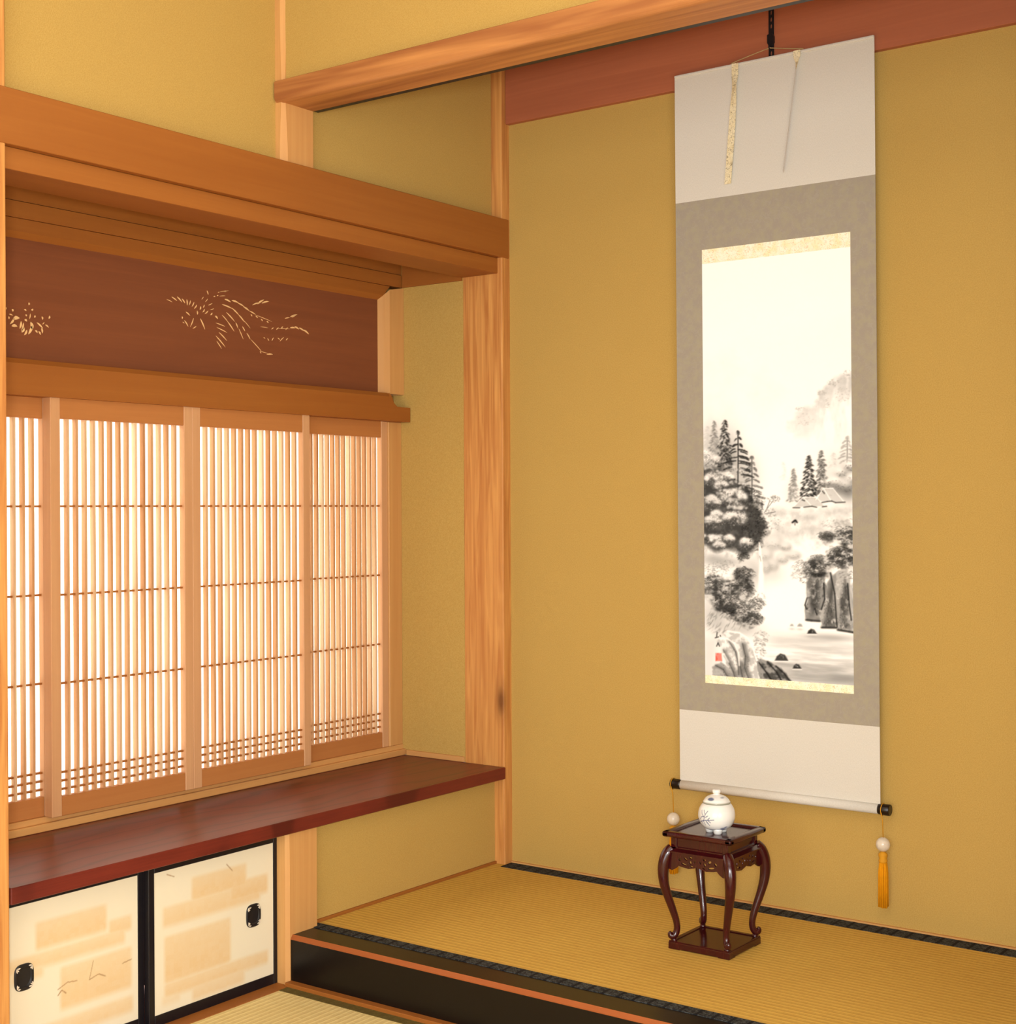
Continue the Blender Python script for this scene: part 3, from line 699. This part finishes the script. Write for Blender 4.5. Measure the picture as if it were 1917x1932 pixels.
    for (x, y, rx, ry) in [(1342, 868, 18, 12), (1333, 858, 9, 9), (1343, 905, 20, 14), (1373, 900, 14, 11), (1362, 915, 14, 8), (1386, 938, 30, 18), (1344, 948, 18, 16), (1387, 978, 28, 15), (1346, 985, 20, 14), (1352, 972, 13, 9), (1348, 1020, 15, 12), (1377, 1018, 12, 9), (1410, 1026, 15, 12), (1358, 1030, 13, 8)]:
        for k in range(int(rx * 2.4)):
            t = U(3.0, 6.5); r = U(.4, 1)
            blob(x + rx * .8 * r * np.cos(t), y + ry * .8 * r * np.sin(t), U(2.2, 4.6), U(2, 3.8), U(.8, 1.), .62)
        leaves(x, y + ry * .5, rx * .95, ry * .6, int(rx * 2.6), .2, .6, 1.8, .5)
        leaves(x, y, rx, ry, int(rx * 2.4), .45, .95, 1.6, .5)
    for k in range(34):
        x, y = U(1330, 1405), U(862, 1034)
        for j in range(9):
            blob(x + U(-8, 8), y - abs(U(0, 5)), U(1.6, 3.2), U(1.4, 2.6), U(.7, .98), .5)
        leaves(x, y + 4, 9, 5, 20, .15, .5, 1.8, .5)
    for (x, y, rx, ry, n) in [(1428, 955, 16, 30, 110), (1440, 995, 12, 20, 80), (1430, 1020, 14, 20, 80), (1406, 1052, 14, 9, 60), (1415, 1000, 14, 16, 60)]:
        leaves(x, y, rx, ry, n, .04, .3, 2.4, .7)
    # bare tree
    for l in ([(1445, 968), (1452, 958), (1462, 945)], [(1450, 960), (1456, 944)], [(1446, 970), (1458, 968), (1466, 966)]): line(l, .8, .35, .6)
    leaves(1463, 942, 13, 7, 60, .25, .7, 2, .55); leaves(1458, 968, 13, 9, 60, .4, .8, 2, .5); leaves(1466, 990, 16, 12, 70, .45, .85, 2, .45); leaves(1437, 945, 10, 14, 50, .4, .8, 2, .5)
    # pale boulders and the waterfall
    for (x, y, rx, ry) in [(1463, 1022, 20, 16), (1448, 1045, 16, 14), (1480, 1052, 12, 11), (1502, 1046, 13, 9), (1462, 1065, 12, 12), (1486, 1030, 12, 9), (1450, 1070, 9, 12)]:
        blob(x, y + 3, rx, ry, .5, .55, 2.); blob(x - 2, y - 2, rx * .8, ry * .72, .92, .85, 1.5)
        leaves(x, y + ry * .5, rx * .8, ry * .5, 16, .45, .75, 2.2, .4)
    blob(1426, 1085, 20, 30, .6, .55); blob(1462, 1085, 22, 22, .7, .45); blob(1370, 1062, 40, 10, .6, .6); blob(1345, 1055, 26, 12, .55, .5)
    put(.95 * poly([(1434.5, 1024), (1437.5, 1024), (1441, 1052), (1445, 1098), (1445, 1140), (1433, 1140), (1436, 1060)], 1.6, 1), 1.)
    line([(1437, 1050), (1439, 1060)], .7, .3, .5)
    # misty river
    for (x, y, rx, ry, v, a) in [(1480, 1130, 60, 34, 1., .8), (1500, 1150, 50, 20, 1., .6), (1570, 1203, 50, 7, .55, .6), (1520, 1212, 50, 7, .72, .5), (1560, 1225, 70, 8, .75, .5), (1480, 1205, 30, 10, .8, .4), (1560, 1262, 60, 9, .6, .5), (1590, 1280, 60, 10, .48, .7), (1520, 1276, 40, 8, .5, .6), (1495, 1255, 36, 6, .62, .5), (1550, 1240, 80, 5, .98, .6)]:
        blob(x, y, rx, ry, v, a)
    put(np.clip((yy - T(1560, 1190)[1]) / 60, 0, 1) * np.clip((xx - 110) / 30, 0, 1) * np.clip(NS * 1.6 - .55, 0, .4), .55)
    # lower left thicket
    blob(1350, 1160, 30, 26, .62, .6); blob(1400, 1190, 40, 14, .6, .5)
    leaves(1352, 1075, 26, 16, 120, .35, .75, 2.2, .5); leaves(1372, 1068, 16, 10, 60, .45, .8, 2.2, .45)
    put(.88 * lace(poly([(1318, 1092), (1345, 1086), (1366, 1098), (1378, 1090), (1395, 1074), (1415, 1078), (1422, 1100), (1424, 1120), (1412, 1134), (1430, 1150), (1437, 1172), (1420, 1186), (1396, 1178), (1372, 1162), (1348, 1150), (1338, 1128), (1318, 1120)], 6, 9), 2.6, .3), .15)
    for (x, y, rx, ry, n, v) in [(1405, 1082, 18, 12, 120, .06), (1412, 1105, 14, 12, 90, .1), (1345, 1105, 20, 20, 130, .1), (1430, 1140, 16, 12, 100, .18), (1375, 1140, 26, 22, 160, .05), (1425, 1168, 18, 14, 120, .1), (1400, 1160, 24, 18, 120, .06)]:
        leaves(x, y, rx, ry, n, v, v + .26, 2.8, .7)
    for (x, y, rx, ry, n) in [(1374, 1112, 10, 9, 60), (1408, 1140, 16, 5, 40), (1440, 1130, 9, 12, 40), (1390, 1100, 9, 5, 26)]:
        leaves(x, y, rx, ry, n, .6, .95, 2.2, .6)
    for (x, y, rx, ry, n, v) in [(1408, 1082, 20, 10, 28, .08), (1402, 1100, 20, 8, 20, .15), (1412, 1118, 16, 10, 20, .15), (1345, 1104, 18, 18, 30, .12), (1430, 1138, 18, 10, 22, .25), (1400, 1150, 24, 14, 30, .06), (1424, 1166, 20, 12, 26, .12), (1350, 1074, 22, 8, 14, .5), (1380, 1130, 20, 12, 20, .1)]:
        tuft(x, y, rx, ry, n, v, v + .32)
    blob(1336, 1140, 9, 18, .85, .7); blob(1352, 1180, 24, 14, .72, .5)
    for k in range(60):
        x, y = U(1335, 1400), U(1160, 1196); dab(x, y, U(3, 6), .8, U(1.9, 2.6), U(.25, .7), .5)
    # rounded rocks at lower left
    put(.9 * poly([(1322, 1205), (1362, 1198), (1350, 1290), (1318, 1290)], 14, 2), .86)
    for outl, sh in (([(1366, 1200), (1378, 1192), (1398, 1196), (1414, 1206), (1424, 1224), (1432, 1248), (1438, 1286), (1408, 1286), (1400, 1240), (1382, 1212)], .93), ([(1352, 1210), (1372, 1206), (1388, 1216), (1397, 1234), (1399, 1262), (1390, 1284), (1374, 1262), (1366, 1236)], .95), ([(1345, 1262), (1362, 1252), (1376, 1262), (1392, 1286), (1345, 1290)], .7), ([(1386, 1286), (1392, 1264), (1402, 1266), (1412, 1286)], .88)):
        m = poly(outl, 1.6, 2); put(m, sh)
        put(m * np.clip((N2 - .42) * 2.2, 0, .4) * np.clip(1.2 - poly(outl, 26) * 0, 0, 1), .5)
    for l, w in (([(1379, 1212), (1392, 1232), (1398, 1256), (1398, 1276)], 3.2), ([(1368, 1228), (1378, 1250), (1388, 1270), (1392, 1284)], 3.6), ([(1406, 1216), (1412, 1240), (1410, 1262), (1418, 1282)], 4.2), ([(1400, 1250), (1406, 1280)], 4.), ([(1352, 1258), (1368, 1266), (1378, 1282)], 3.)):
        line(l, w * 1.25, .38, .13); line([(p[0] - w * .5, p[1]) for p in l], 1.1, .16, .3); leaves((l[0][0] + l[-1][0]) / 2 + 2, (l[0][1] + l[-1][1]) / 2 + 6, 5, 18, 16, .2, .5, 1.8, .4, False)
    leaves(1440, 1205, 16, 14, 90, .4, .8, 3, .5); leaves(1436, 1228, 14, 18, 90, .35, .75, 3, .5)
    line([(1374, 1193), (1398, 1196), (1414, 1206), (1424, 1224), (1432, 1248), (1437, 1284)], 1.5, 1., .5); line([(1360, 1207), (1374, 1207), (1388, 1216), (1396, 1234), (1398, 1258)], 1.5, 1., .5); line([(1355, 1240), (1368, 1236), (1377, 1252)], 1.5, 1., .4)
    rk = poly([(1432, 1250), (1440, 1244), (1456, 1250), (1466, 1256), (1478, 1262), (1488, 1272), (1499, 1290), (1440, 1290)], 1.6, 3)
    put(rk, .3); put(rk * np.clip((N2 - .42) * 3, 0, .7), .72)
    for l in ([(1436, 1252), (1450, 1270), (1462, 1288)], [(1452, 1250), (1470, 1270), (1480, 1288)], [(1468, 1258), (1484, 1272), (1496, 1288)]): line(l, 1.5, .1, .55)
    # right-hand rock columns
    col = [([(1524, 1100), (1534, 1084), (1556, 1078), (1562, 1110), (1556, 1150), (1550, 1172), (1524, 1172), (1521, 1150), (1526, 1130)], .55), ([(1556, 1130), (1562, 1100), (1570, 1080), (1582, 1110), (1580, 1186), (1552, 1186), (1550, 1160)], .68), ([(1570, 1086), (1582, 1076), (1600, 1078), (1606, 1110), (1604, 1160), (1622, 1196), (1581, 1190), (1576, 1140)], .7), ([(1600, 1110), (1622, 1084), (1622, 1190), (1606, 1170)], .78)]
    for pts, v in col:
        m = poly(pts, 1.5, 2.5); put(m, v); inner = poly(pts, 12, 2)
        put(m * np.clip((N3 - .36) * 2.6, 0, .8) * np.clip(inner * 1.6 - .5, 0, 1), .22)
        put(m * np.clip((N2 - .55) * 3, 0, .6), .9)
    for (x, y, rx, ry, n) in [(1538, 1140, 12, 26, 60), (1566, 1150, 10, 28, 80), (1592, 1130, 9, 40, 90), (1590, 1176, 12, 14, 50), (1568, 1176, 12, 8, 50), (1616, 1130, 6, 30, 40), (1552, 1110, 6, 24, 40)]:
        leaves(x, y, rx, ry, n, .12, .45, 2.4, .5, False)
    for l in ([(1524, 1173), (1534, 1174), (1550, 1175)], [(1552, 1187), (1580, 1187)], [(1581, 1191), (1602, 1194), (1622, 1198)]):
        line(l, 1.5, 1., .85); line([(p[0], p[1] - 3) for p in l], 1.8, .15, .5)
    for l in ([(1556, 1100), (1558, 1130), (1552, 1150)], [(1568, 1080), (1576, 1120), (1580, 1180)], [(1599, 1100), (1602, 1140), (1606, 1170)], [(1525, 1150), (1522, 1142), (1526, 1128)], [(1540, 1148), (1544, 1160)]): line(l, 1.2, .08, .6)
    # right-hand dark trees
    leaves(1575, 988, 26, 8, 80, .5, .8, 2.2, .5)
    put(.88 * lace(poly([(1550, 1012), (1566, 1006), (1584, 1010), (1596, 994), (1625, 992), (1625, 1070), (1590, 1078), (1566, 1060), (1564, 1040), (1585, 1030), (1580, 1020), (1560, 1020)], 6, 9), 3, .3), .13)
    put(.88 * lace(poly([(1526, 1062), (1540, 1054), (1560, 1056), (1574, 1066), (1560, 1082), (1548, 1090), (1530, 1094), (1520, 1082)], 6, 9), 3, .3), .13)
    for (x, y, rx, ry, n, v) in [(1562, 1012, 16, 8, 90, .14), (1598, 1010, 18, 18, 130, .08), (1586, 1050, 24, 20, 180, .05), (1540, 1072, 22, 17, 160, .08), (1516, 1070, 14, 14, 60, .4), (1530, 1094, 18, 8, 60, .3), (1508, 1084, 12, 8, 30, .55), (1600, 1084, 18, 8, 60, .4), (1545, 1052, 14, 6, 60, .25)]:
        leaves(x, y, rx, ry, n, v, v + .26, 2.5, .7)
    for (x, y, rx, ry, n, v) in [(1562, 1010, 20, 8, 22, .12), (1596, 1004, 20, 16, 34, .08), (1588, 1050, 26, 22, 50, .06), (1540, 1068, 22, 16, 36, .08), (1514, 1068, 14, 12, 14, .4), (1510, 1086, 12, 8, 8, .55), (1545, 1050, 16, 6, 12, .3), (1590, 984, 20, 8, 12, .5)]:
        tuft(x, y, rx, ry, n, v, v + .35)
    for (x, y, rx, ry, n) in [(1572, 1032, 8, 4, 26), (1604, 1030, 10, 4, 24)]: leaves(x, y, rx, ry, n, .6, .9, 2, .5)
    # stones in the water
    for (x, y, rx, ry, v) in [(1479, 1241, 13, 7, .22), (1508, 1258, 8.5, 4.6, .16), (1535, 1191.5, 9, 4.8, .14), (1513, 1180, 5, 3, .6), (1498, 1180, 4, 2.4, .65)]:
        put(.95 * poly([(x - rx, y + ry), (x - rx * .75, y - ry * .2), (x - rx * .2, y - ry), (x + rx * .45, y - ry * .7), (x + rx, y + ry)], 1.3, .6), v)
        line([(x - rx, y + ry + 1), (x + rx, y + ry + 1)], .9, 1., .7); blob(x, y + ry + 5, rx * 1.3, 2.6, .6, .4)
        if v < .5: leaves(x, y, rx * .5, ry * .5, 9, .4, .75, 1.4, .6)
    # signature strokes
    for l in ([(1354, 1195), (1353, 1204)], [(1350, 1206), (1357, 1204)], [(1356, 1215), (1353, 1222)], [(1356, 1216), (1359, 1222)], [(1360, 1201), (1361, 1203)]): line(l, .9, .12, .75)
    rgb = np.stack([im, im * .995, im * (.965 + .02 * np.clip(im, 0, 1))], -1)
    # red seal
    a = poly([(1351, 1235), (1363, 1235), (1364, 1250), (1351, 1250)], 1.2)[..., None] * (.72 + .28 * (N2 > .47))[..., None]
    rgb = rgb * (1 - a) + np.array([.86, .36, .3]) * a
    return np.clip(rgb, 0.02, 1)

art = paint_landscape()
lx = sx(PX0, Z['p1']); painted_grid('painting', (lx, YSC - .0003, Z['p1']), (PX1 - PX0, 0, 0), (sx(PX0, Z['p0']) - lx, 0, Z['p0'] - Z['p1']), art, M['paint'], t)['label'] = 'ink landscape of pines, cottages, waterfall and river rocks with a red seal'
bm = bmesh.new(); tube(bm, [(X0 + .002, YSC, .397), (X1 - .002, YSC, .397)], .0118, 24); obj('roller', bm, M['cloth_light'], t)
for s, xe in ((-1, X0), (1, X1)):
    bm = bmesh.new(); tube(bm, [(xe + s * -.004, YSC, .397), (xe + s * -.0038, YSC, .397), (xe + s * .0005, YSC, .397), (xe + s * .023, YSC, .397), (xe + s * .0245, YSC, .397)], [.010, .0121, .0125, .0135, .0122], 24)
    obj('roller_end', bm, M['roller_cap'], t)
bm = bx(sx(X0, 2.2), sx(X1, 2.2), YSC - .0035, YSC + .0045, 2.1985, 2.2062, .0025, 2); obj('top_rod', bm, M['cloth_light'], t)
# the two hanging strips
def ribbon(pts, width, ang, mat, lab=None):
    """a cloth ribbon along (x, y, z) points, its width turned by ang from the wall plane"""
    bm = bmesh.new(); rows = []
    for (x, y, z), a, w in zip(pts, ang, width):
        dx, dy = math.cos(a) * w / 2, -math.sin(a) * w / 2
        rows.append([bm.verts.new((x - dx, y - dy, z)), bm.verts.new((x + dx, y + dy, z)), bm.verts.new((x + dx, y + dy + .0006, z)), bm.verts.new((x - dx, y - dy + .0006, z))])
    for a, b in zip(rows, rows[1:]):
        for k in range(4): bm.faces.new((a[k], a[(k + 1) % 4], b[(k + 1) % 4], b[k]))
    bm.faces.new(rows[0]); bm.faces.new(rows[-1][::-1]); bmesh.ops.recalc_face_normals(bm, faces=bm.faces)
    o = obj('hanging_strip', bm, mat, t)
    if lab: o['label'] = lab
zs = [2.205, 2.19, 2.175, 2.15, 2.10, 2.05, 2.0, 1.95, 1.9085]
ribbon([(.7225 - .021 * max(0, (2.175 - z) / .27) ** 1.25, YSC - .0065 - .002 * (k > 2), z) for k, z in enumerate(zs)], [.018] * 4 + [.0195] * 5, [0, 0, 0, .5, .2, .12, .1, .15, .1], M['strip_silk'], 'left patterned strip hanging flat')
rz = (2.205, 2.19, 2.178, 2.16, 2.1, 2.03, 1.97, 1.917)
rp = [(.8895 - .0375 * max(0, (2.178 - z) / .26), YSC - .008, z) for z in rz]
ribbon(rp[:4], [.018, .018, .014, .011], [0, 0, .6, 1.1], M['strip_silk'], 'cream upper end of the right strip')
ribbon(rp[3:], [.011, .010, .010, .010, .010], [1.1, 1.1, 1.08, 1.1, 1.08], M['strip_back'], 'right strip twisted edge-on')
bm = bmesh.new(); tube(bm, smooth_path([(.711, YSC - .005, 2.2065), (.76, YSC - .004, 2.2165), (.8140, YSC - .002, 2.2262), (.8160, YSC - .002, 2.2262), (.86, YSC - .004, 2.216), (.905, YSC - .005, 2.2065)], 4), .0013, 8)
obj('hanging_cord', bm, M['string'], t)

# scroll hook
t = thing('scroll_hook', 'black slotted iron hook bar on the brown board above the scroll', 'hook', (.8145, -.022, 2.19))
hol = []
for k in range(8):
    z = 2.331 - .0165 * k
    if k in (4, 5, 6): continue
    hol.append([(.8148 + .0022 * math.cos(a), z + .0055 * math.sin(a)) for a in [2 * math.pi * j / 14 for j in range(14)]])
cut_sheet('slotted_bar', [(.8080, 2.192), (.8216, 2.192), (.8216, 2.3725), (.8080, 2.3725)], hol, .0024, lambda a, b, d: Vector((a, -.0222 + d, b)), M['iron'], t)
bm = bmesh.new(); tube(bm, [(.8148, -.0178, 2.362), (.8148, -.030, 2.362)], .003, 10); obj('nail', bm, M['iron'], t)
bm = bmesh.new(); prism(bm, [(.8065, 2.2405), (.811, 2.233), (.8185, 2.233), (.8235, 2.2405), (.8235, 2.2555), (.8195, 2.2645), (.8065, 2.2605)], 1, -.029, -.021)
obj('slider', bm, M['iron'], t)
bm = bmesh.new(); tube(bm, smooth_path([(.8148, -.0275, 2.2345), (.8148, -.0285, 2.2275), (.8148, -.032, 2.2243), (.8148, -.0355, 2.2265), (.8148, -.0365, 2.2315)], 4), .0016, 8)
obj('hook', bm, M['iron'], t)

# scroll weights
def weight(x, label, zb, zt):
    y = YSC - .0005
    t = thing('scroll_weight', label, 'tassel', (x, y, zt), 'tasselled weights on the scroll roller')
    bm = bmesh.new(); tor = [(x + .0004 * math.sin(a), y + .0142 * math.cos(a), .397 + .0142 * math.sin(a)) for a in [2 * math.pi * k / 24 for k in range(25)]]
    tube(bm, tor, .0009, 8); tube(bm, [(x + .001, y - .0135, .392), (x + .001, y - .004, .372), (x + .0005, y, zb + .016)], .0011, 8)
    obj('cord', bm, M['cord'], t)
    bm = bmesh.new(); lathe(bm, [(0, -.0168)] + [(.0166 * math.sin(a), -.0168 * math.cos(a)) for a in [math.pi * k / 18 for k in range(1, 18)]] + [(0, .0168)], 28, True, (x, y, zb)); obj('bead', bm, M['bead'], t)
    bm = bmesh.new(); z1 = zb - .0165
    lathe(bm, [(.0, z1 + .001), (.004, z1), (.010, z1 - .005), (.0108, z1 - .010), (.0085, z1 - .016), (.0092, z1 - .018), (.0105, z1 - .022), (.0085, z1 - .026), (.004, z1 - .028), (0, z1 - .028)], 20, True, (x, y, 0)); obj('knot', bm, M['cord'], t)
    bm = bmesh.new(); n = 30
    rg = random.Random(int(x * 1000))
    for k in range(n):
        r = .0098 * math.sqrt((k + .5) / n); a = k * 2.4
        px, py = r * math.cos(a), r * math.sin(a)
        tube(bm, [(x + px * .75, y + py * .75, z1 - .022), (x + px * 1.05, y + py, z1 - .05), (x + px * 1.1, y + py, zt + rg.uniform(0, .004))], .00185, 6)
    obj('fringe', bm, M['tassel'], t)
weight(.5345, 'golden tassel with white bead on the left roller end, behind the stand', .3065, .166)
weight(1.0948, 'golden tassel with white bead hanging freely from the right roller end', .3155, .168)

# ------------------------------------------------------------------ rosewood stand
SX, SY = .833, -.366
t = thing('flower_stand', 'small dark red carved stand with curved legs standing on the alcove mat', 'stand', (SX, SY, HT))
def L(x0, x1, y0, y1, z0, z1): return (SX + x0, SX + x1, SY + y0, SY + y1, HT + z0, HT + z1)
b_ = .0765
bm = bx(*L(-b_, b_, -b_, b_, .0015, .0165), bev=.002, seg=2)
for s in (-1, 1):
    for s2 in (-1, 1): box(bm, *L(s * b_ * .62, s * b_, s2 * b_ * .62, s2 * b_, 0, .004), bev=.001)
    box(bm, *L(-b_ + .001, b_ - .001, s * (b_ - .001), s * (b_ - .011), .016, .0185), bev=.0008); box(bm, *L(s * (b_ - .001), s * (b_ - .011), -b_ + .012, b_ - .012, .016, .0185), bev=.0008)
obj('base', bm, M['rosewood'], t)
legp = smooth_path([(.098, .226, .0115), (.109, .214, .0130), (.1165, .194, .0132), (.1190, .172, .0124), (.1165, .146, .0110), (.1085, .118, .0096), (.0985, .090, .0086), (.0905, .066, .0078), (.0875, .049, .0074), (.0892, .036, .0074), (.0945, .0290, .0078), (.1005, .0285, .0078), (.1030, .0335, .0060), (.1010, .0375, .0030)], 5)
for s in (-1, 1):
    for s2 in (-1, 1):
        bm = bmesh.new(); k = math.sqrt(.5)
        tube(bm, [(SX + s * d * k, SY + s2 * d * k, HT + z) for d, z, r in legp], [r for d, z, r in legp], 16)
        lathe(bm, [(0, .0160), (.0062, .0160), (.0072, .0190), (.0062, .0225), (0, .0240)], 16, True, (SX + s * .094 * k, SY + s2 * .094 * k, HT))
        obj('leg', bm, M['rosewood'], t)
def apron(axis, s):
    """pierced apron with a cusped lower edge"""
    e, zt = .0735, .2205
    out = [(-e, zt), (e, zt)]
    low = [(.0735, .181), (.064, .178), (.055, .1835), (.048, .1905), (.040, .1885), (.022, .1865), (.008, .1895), (0, .1925)]
    out += [(a, z) for a, z in low] + [(-a, z) for a, z in low[-2::-1]]
    hol = []
    def el(cx, cz, rx, rz, tilt=0):
        h = []
        for k in range(12):
            a = 2 * math.pi * k / 12; x, z = rx * math.cos(a), rz * math.sin(a)
            h.append((cx + x * math.cos(tilt) - z * math.sin(tilt), cz + x * math.sin(tilt) + z * math.cos(tilt)))
        hol.append(h)
    for m in (-1, 1):
        el(m * .034, .1950, .0085, .0022, m * .25); el(m * .045, .2045, .0042, .0034, m * -.6); el(m * .030, .2075, .0056, .0026, m * .5)
        el(m * .018, .2010, .0034, .0040, m * .3); el(m * .017, .2115, .0046, .0021, 0); el(m * .0065, .2045, .0022, .0044, m * .4); el(m * .015, .1925, .0042, .0017, m * -.2)
    off = .0765
    if axis == 0: f = lambda a, b, d: Vector((SX + a, SY + s * (off + d), HT + b))
    else: f = lambda a, b, d: Vector((SX + s * (off + d), SY + a, HT + b))
    cut_sheet('apron', out, hol, .006, f, M['rosewood'], t)
for s in (-1, 1): apron(0, s); apron(1, s)
w_ = .0715
bm = bx(*L(-w_ + .004, w_ - .004, -w_ + .004, w_ - .004, .2245, .2535))
for s in (-1, 1):
    for s2 in (-1, 1): box(bm, *L(s * w_, s * (w_ - .014), s2 * w_, s2 * (w_ - .014), .2245, .2535), bev=.0012)
    box(bm, *L(-w_, w_, s * w_, s * (w_ - .006), .2245, .2295), bev=.001); box(bm, *L(s * w_, s * (w_ - .006), -w_, w_, .2245, .2295), bev=.001)
    box(bm, *L(-w_, w_, s * w_, s * (w_ - .006), .2490, .2535), bev=.001); box(bm, *L(s * w_, s * (w_ - .006), -w_, w_, .2490, .2535), bev=.001)
obj('waist', bm, M['rosewood'], t)
bm = bmesh.new(); r1, r2 = .0845, .0735
for (ra, za), (rb, zb) in (((r1, .2185), (r1, .2215)), ((r1, .2215), (r2, .2262))):
    for k in range(4):
        ca, sa = [(1, 1), (-1, 1), (-1, -1), (1, -1)][k], [(1, 1), (-1, 1), (-1, -1), (1, -1)][(k + 1) % 4]
        vs = [bm.verts.new((SX + c[0] * r, SY + c[1] * r, HT + z)) for c, r, z in ((ca, ra, za), (sa, ra, za), (sa, rb, zb), (ca, rb, zb))]
        bm.faces.new(vs)
for r, z in ((r1, .2185), (r2, .2262)): bm.faces.new([bm.verts.new((SX + c * r, SY + d * r, HT + z)) for c, d in ((1, 1), (-1, 1), (-1, -1), (1, -1))])
bmesh.ops.remove_doubles(bm, verts=bm.verts, dist=1e-5); bmesh.ops.recalc_face_normals(bm, faces=bm.faces)
obj('moulding', bm, M['rosewood'], t)
tt = .0865; bm = bmesh.new()
for s in (-1, 1):
    box(bm, *L(-tt, tt, s * tt, s * (tt - .0185), .2520, .2645), bev=.0045, seg=3)
    box(bm, *L(s * tt, s * (tt - .0185), -tt, tt, .2520, .2645), bev=.0045, seg=3)
for f in bm.faces: f.smooth = True
obj('top_frame', bm, M['rosewood'], t)
obj('top_panel', bx(*L(-tt + .016, tt - .016, -tt + .016, tt - .016, .2540, .2600)), M['rosewood'], t)

# ------------------------------------------------------------------ porcelain burner
PXC, PYC, PZC = .8455, -.378, HT + .2600
t = thing('incense_burner', 'round white porcelain lidded jar with blue plum branch on the dark red stand', 'incense burner', (PXC, PYC, PZC))
def pot_paint(o, fn):
    me = o.data; at = me.attributes.new('paint', 'FLOAT_COLOR', 'POINT'); base = world_base(t)
    d = []
    for v in me.vertices:
        a = math.degrees(math.atan2(v.co.y, v.co.x)); phi = (a + 61.9 + 180) % 360 - 180
        d += list(lin(fn(phi, v.co.z * 1000))) + [1]
    at.data.foreach_set('color', d)
WHITE, BLUE, GREY = (.885, .875, .85), (.13, .18, .38), (.56, .56, .50)
STROKES = [((-66, 27), (-40, 33)), ((-40, 33), (-8, 36)), ((-58, 30), (-52, 24)), ((-44, 33), (-38, 46)), ((-38, 46), (-30, 54)), ((-42, 40), (-52, 47)), ((-52, 47), (-56, 54)), ((-38, 46), (-46, 55)), ((-36, 33), (-28, 26)), ((-30, 34), (-22, 40)), ((-28, 34), (-20, 29)), ((-46, 31), (-42, 22)), ((-52, 40), (-42, 41)), ((-36, 40), (-28, 44)), ((-34, 30), (-24, 22)), ((-60, 34), (-54, 39))]
def seg_d(p, a, b):
    ax, ay = (b[0] - a[0]) * .72, b[1] - a[1]; px, py = (p[0] - a[0]) * .72, p[1] - a[1]
    u = max(0, min(1, (px * ax + py * ay) / (ax * ax + ay * ay + 1e-9))); return math.hypot(px - u * ax, py - u * ay)
def body_c(phi, z):
    d = min(seg_d((phi, z), a, b) for a, b in STROKES)
    k = max(0, min(1, 1.3 - d / .8)) * .92
    blot = max(0, 1 - ((phi - 26) / 15) ** 2 - ((z - 14.5) / 3.6) ** 2) + .8 * max(0, 1 - ((phi - 36) / 8) ** 2 - ((z - 18) / 3) ** 2) + .7 * max(0, 1 - ((phi - 8) / 8) ** 2 - ((z - 12.5) / 2) ** 2)
    k = max(k, min(.9, blot * (.6 + .4 * math.sin(phi * 1.9) * math.sin(z * 2.3))))
    if 10.2 < z < 11.6: k = max(k, .5)
    k = max(0, k)
    return tuple(w * (1 - k) + c * k for w, c in zip(WHITE, BLUE))
pr = smooth_path([(.0, .0085), (.018, .0085), (.027, .0115), (.0355, .020), (.0405, .032), (.0414, .042), (.0392, .053), (.0340, .0625), (.0295, .0670)], 12) + [(.0275, .0672), (.0270, .0640)]
bm = bmesh.new(); lathe(bm, pr, 220, True, (PXC, PYC, PZC)); o = obj('body', bm, M['porcelain'], t); pot_paint(o, body_c)
def lid_c(phi, z):
    if z < 71.5: return GREY
    k = .75 * max(0, min(1, 1.6 * (1 - ((phi + 32) / 22) ** 2 - ((z - 78) / 3.6) ** 2))) + .5 * max(0, 1 - ((phi - 40) / 20) ** 2 - ((z - 81) / 1.5) ** 2)
    return tuple(w * (1 - k) + c * k for w, c in zip(WHITE, (.24, .28, .40)))
pl = [(.0262, .0655), (.0308, .0662), (.0312, .0690), (.0295, .0715)] + smooth_path([(.0288, .0722), (.0262, .0762), (.0205, .0808), (.0125, .0842), (.0078, .0858)], 6) + smooth_path([(.0072, .0872), (.0092, .0905), (.0094, .0940), (.0074, .0968), (.0, .0978)], 4)
bm = bmesh.new(); lathe(bm, pl, 120, True, (PXC, PYC, PZC)); o = obj('lid', bm, M['porcelain'], t); pot_paint(o, lid_c)
for k in range(3):
    a = math.radians(-61.9 + 8 + 120 * k); bm = bmesh.new()
    lathe(bm, [(0, 0), (.0085, 0), (.0095, .003), (.0105, .0075), (.0115, .0125), (0, .0125)], 20, True, (PXC + .0165 * math.cos(a), PYC + .0165 * math.sin(a), PZC))
    o = obj('foot', bm, M['porcelain'], t); pot_paint(o, lambda p, z: (.86, .86, .84))
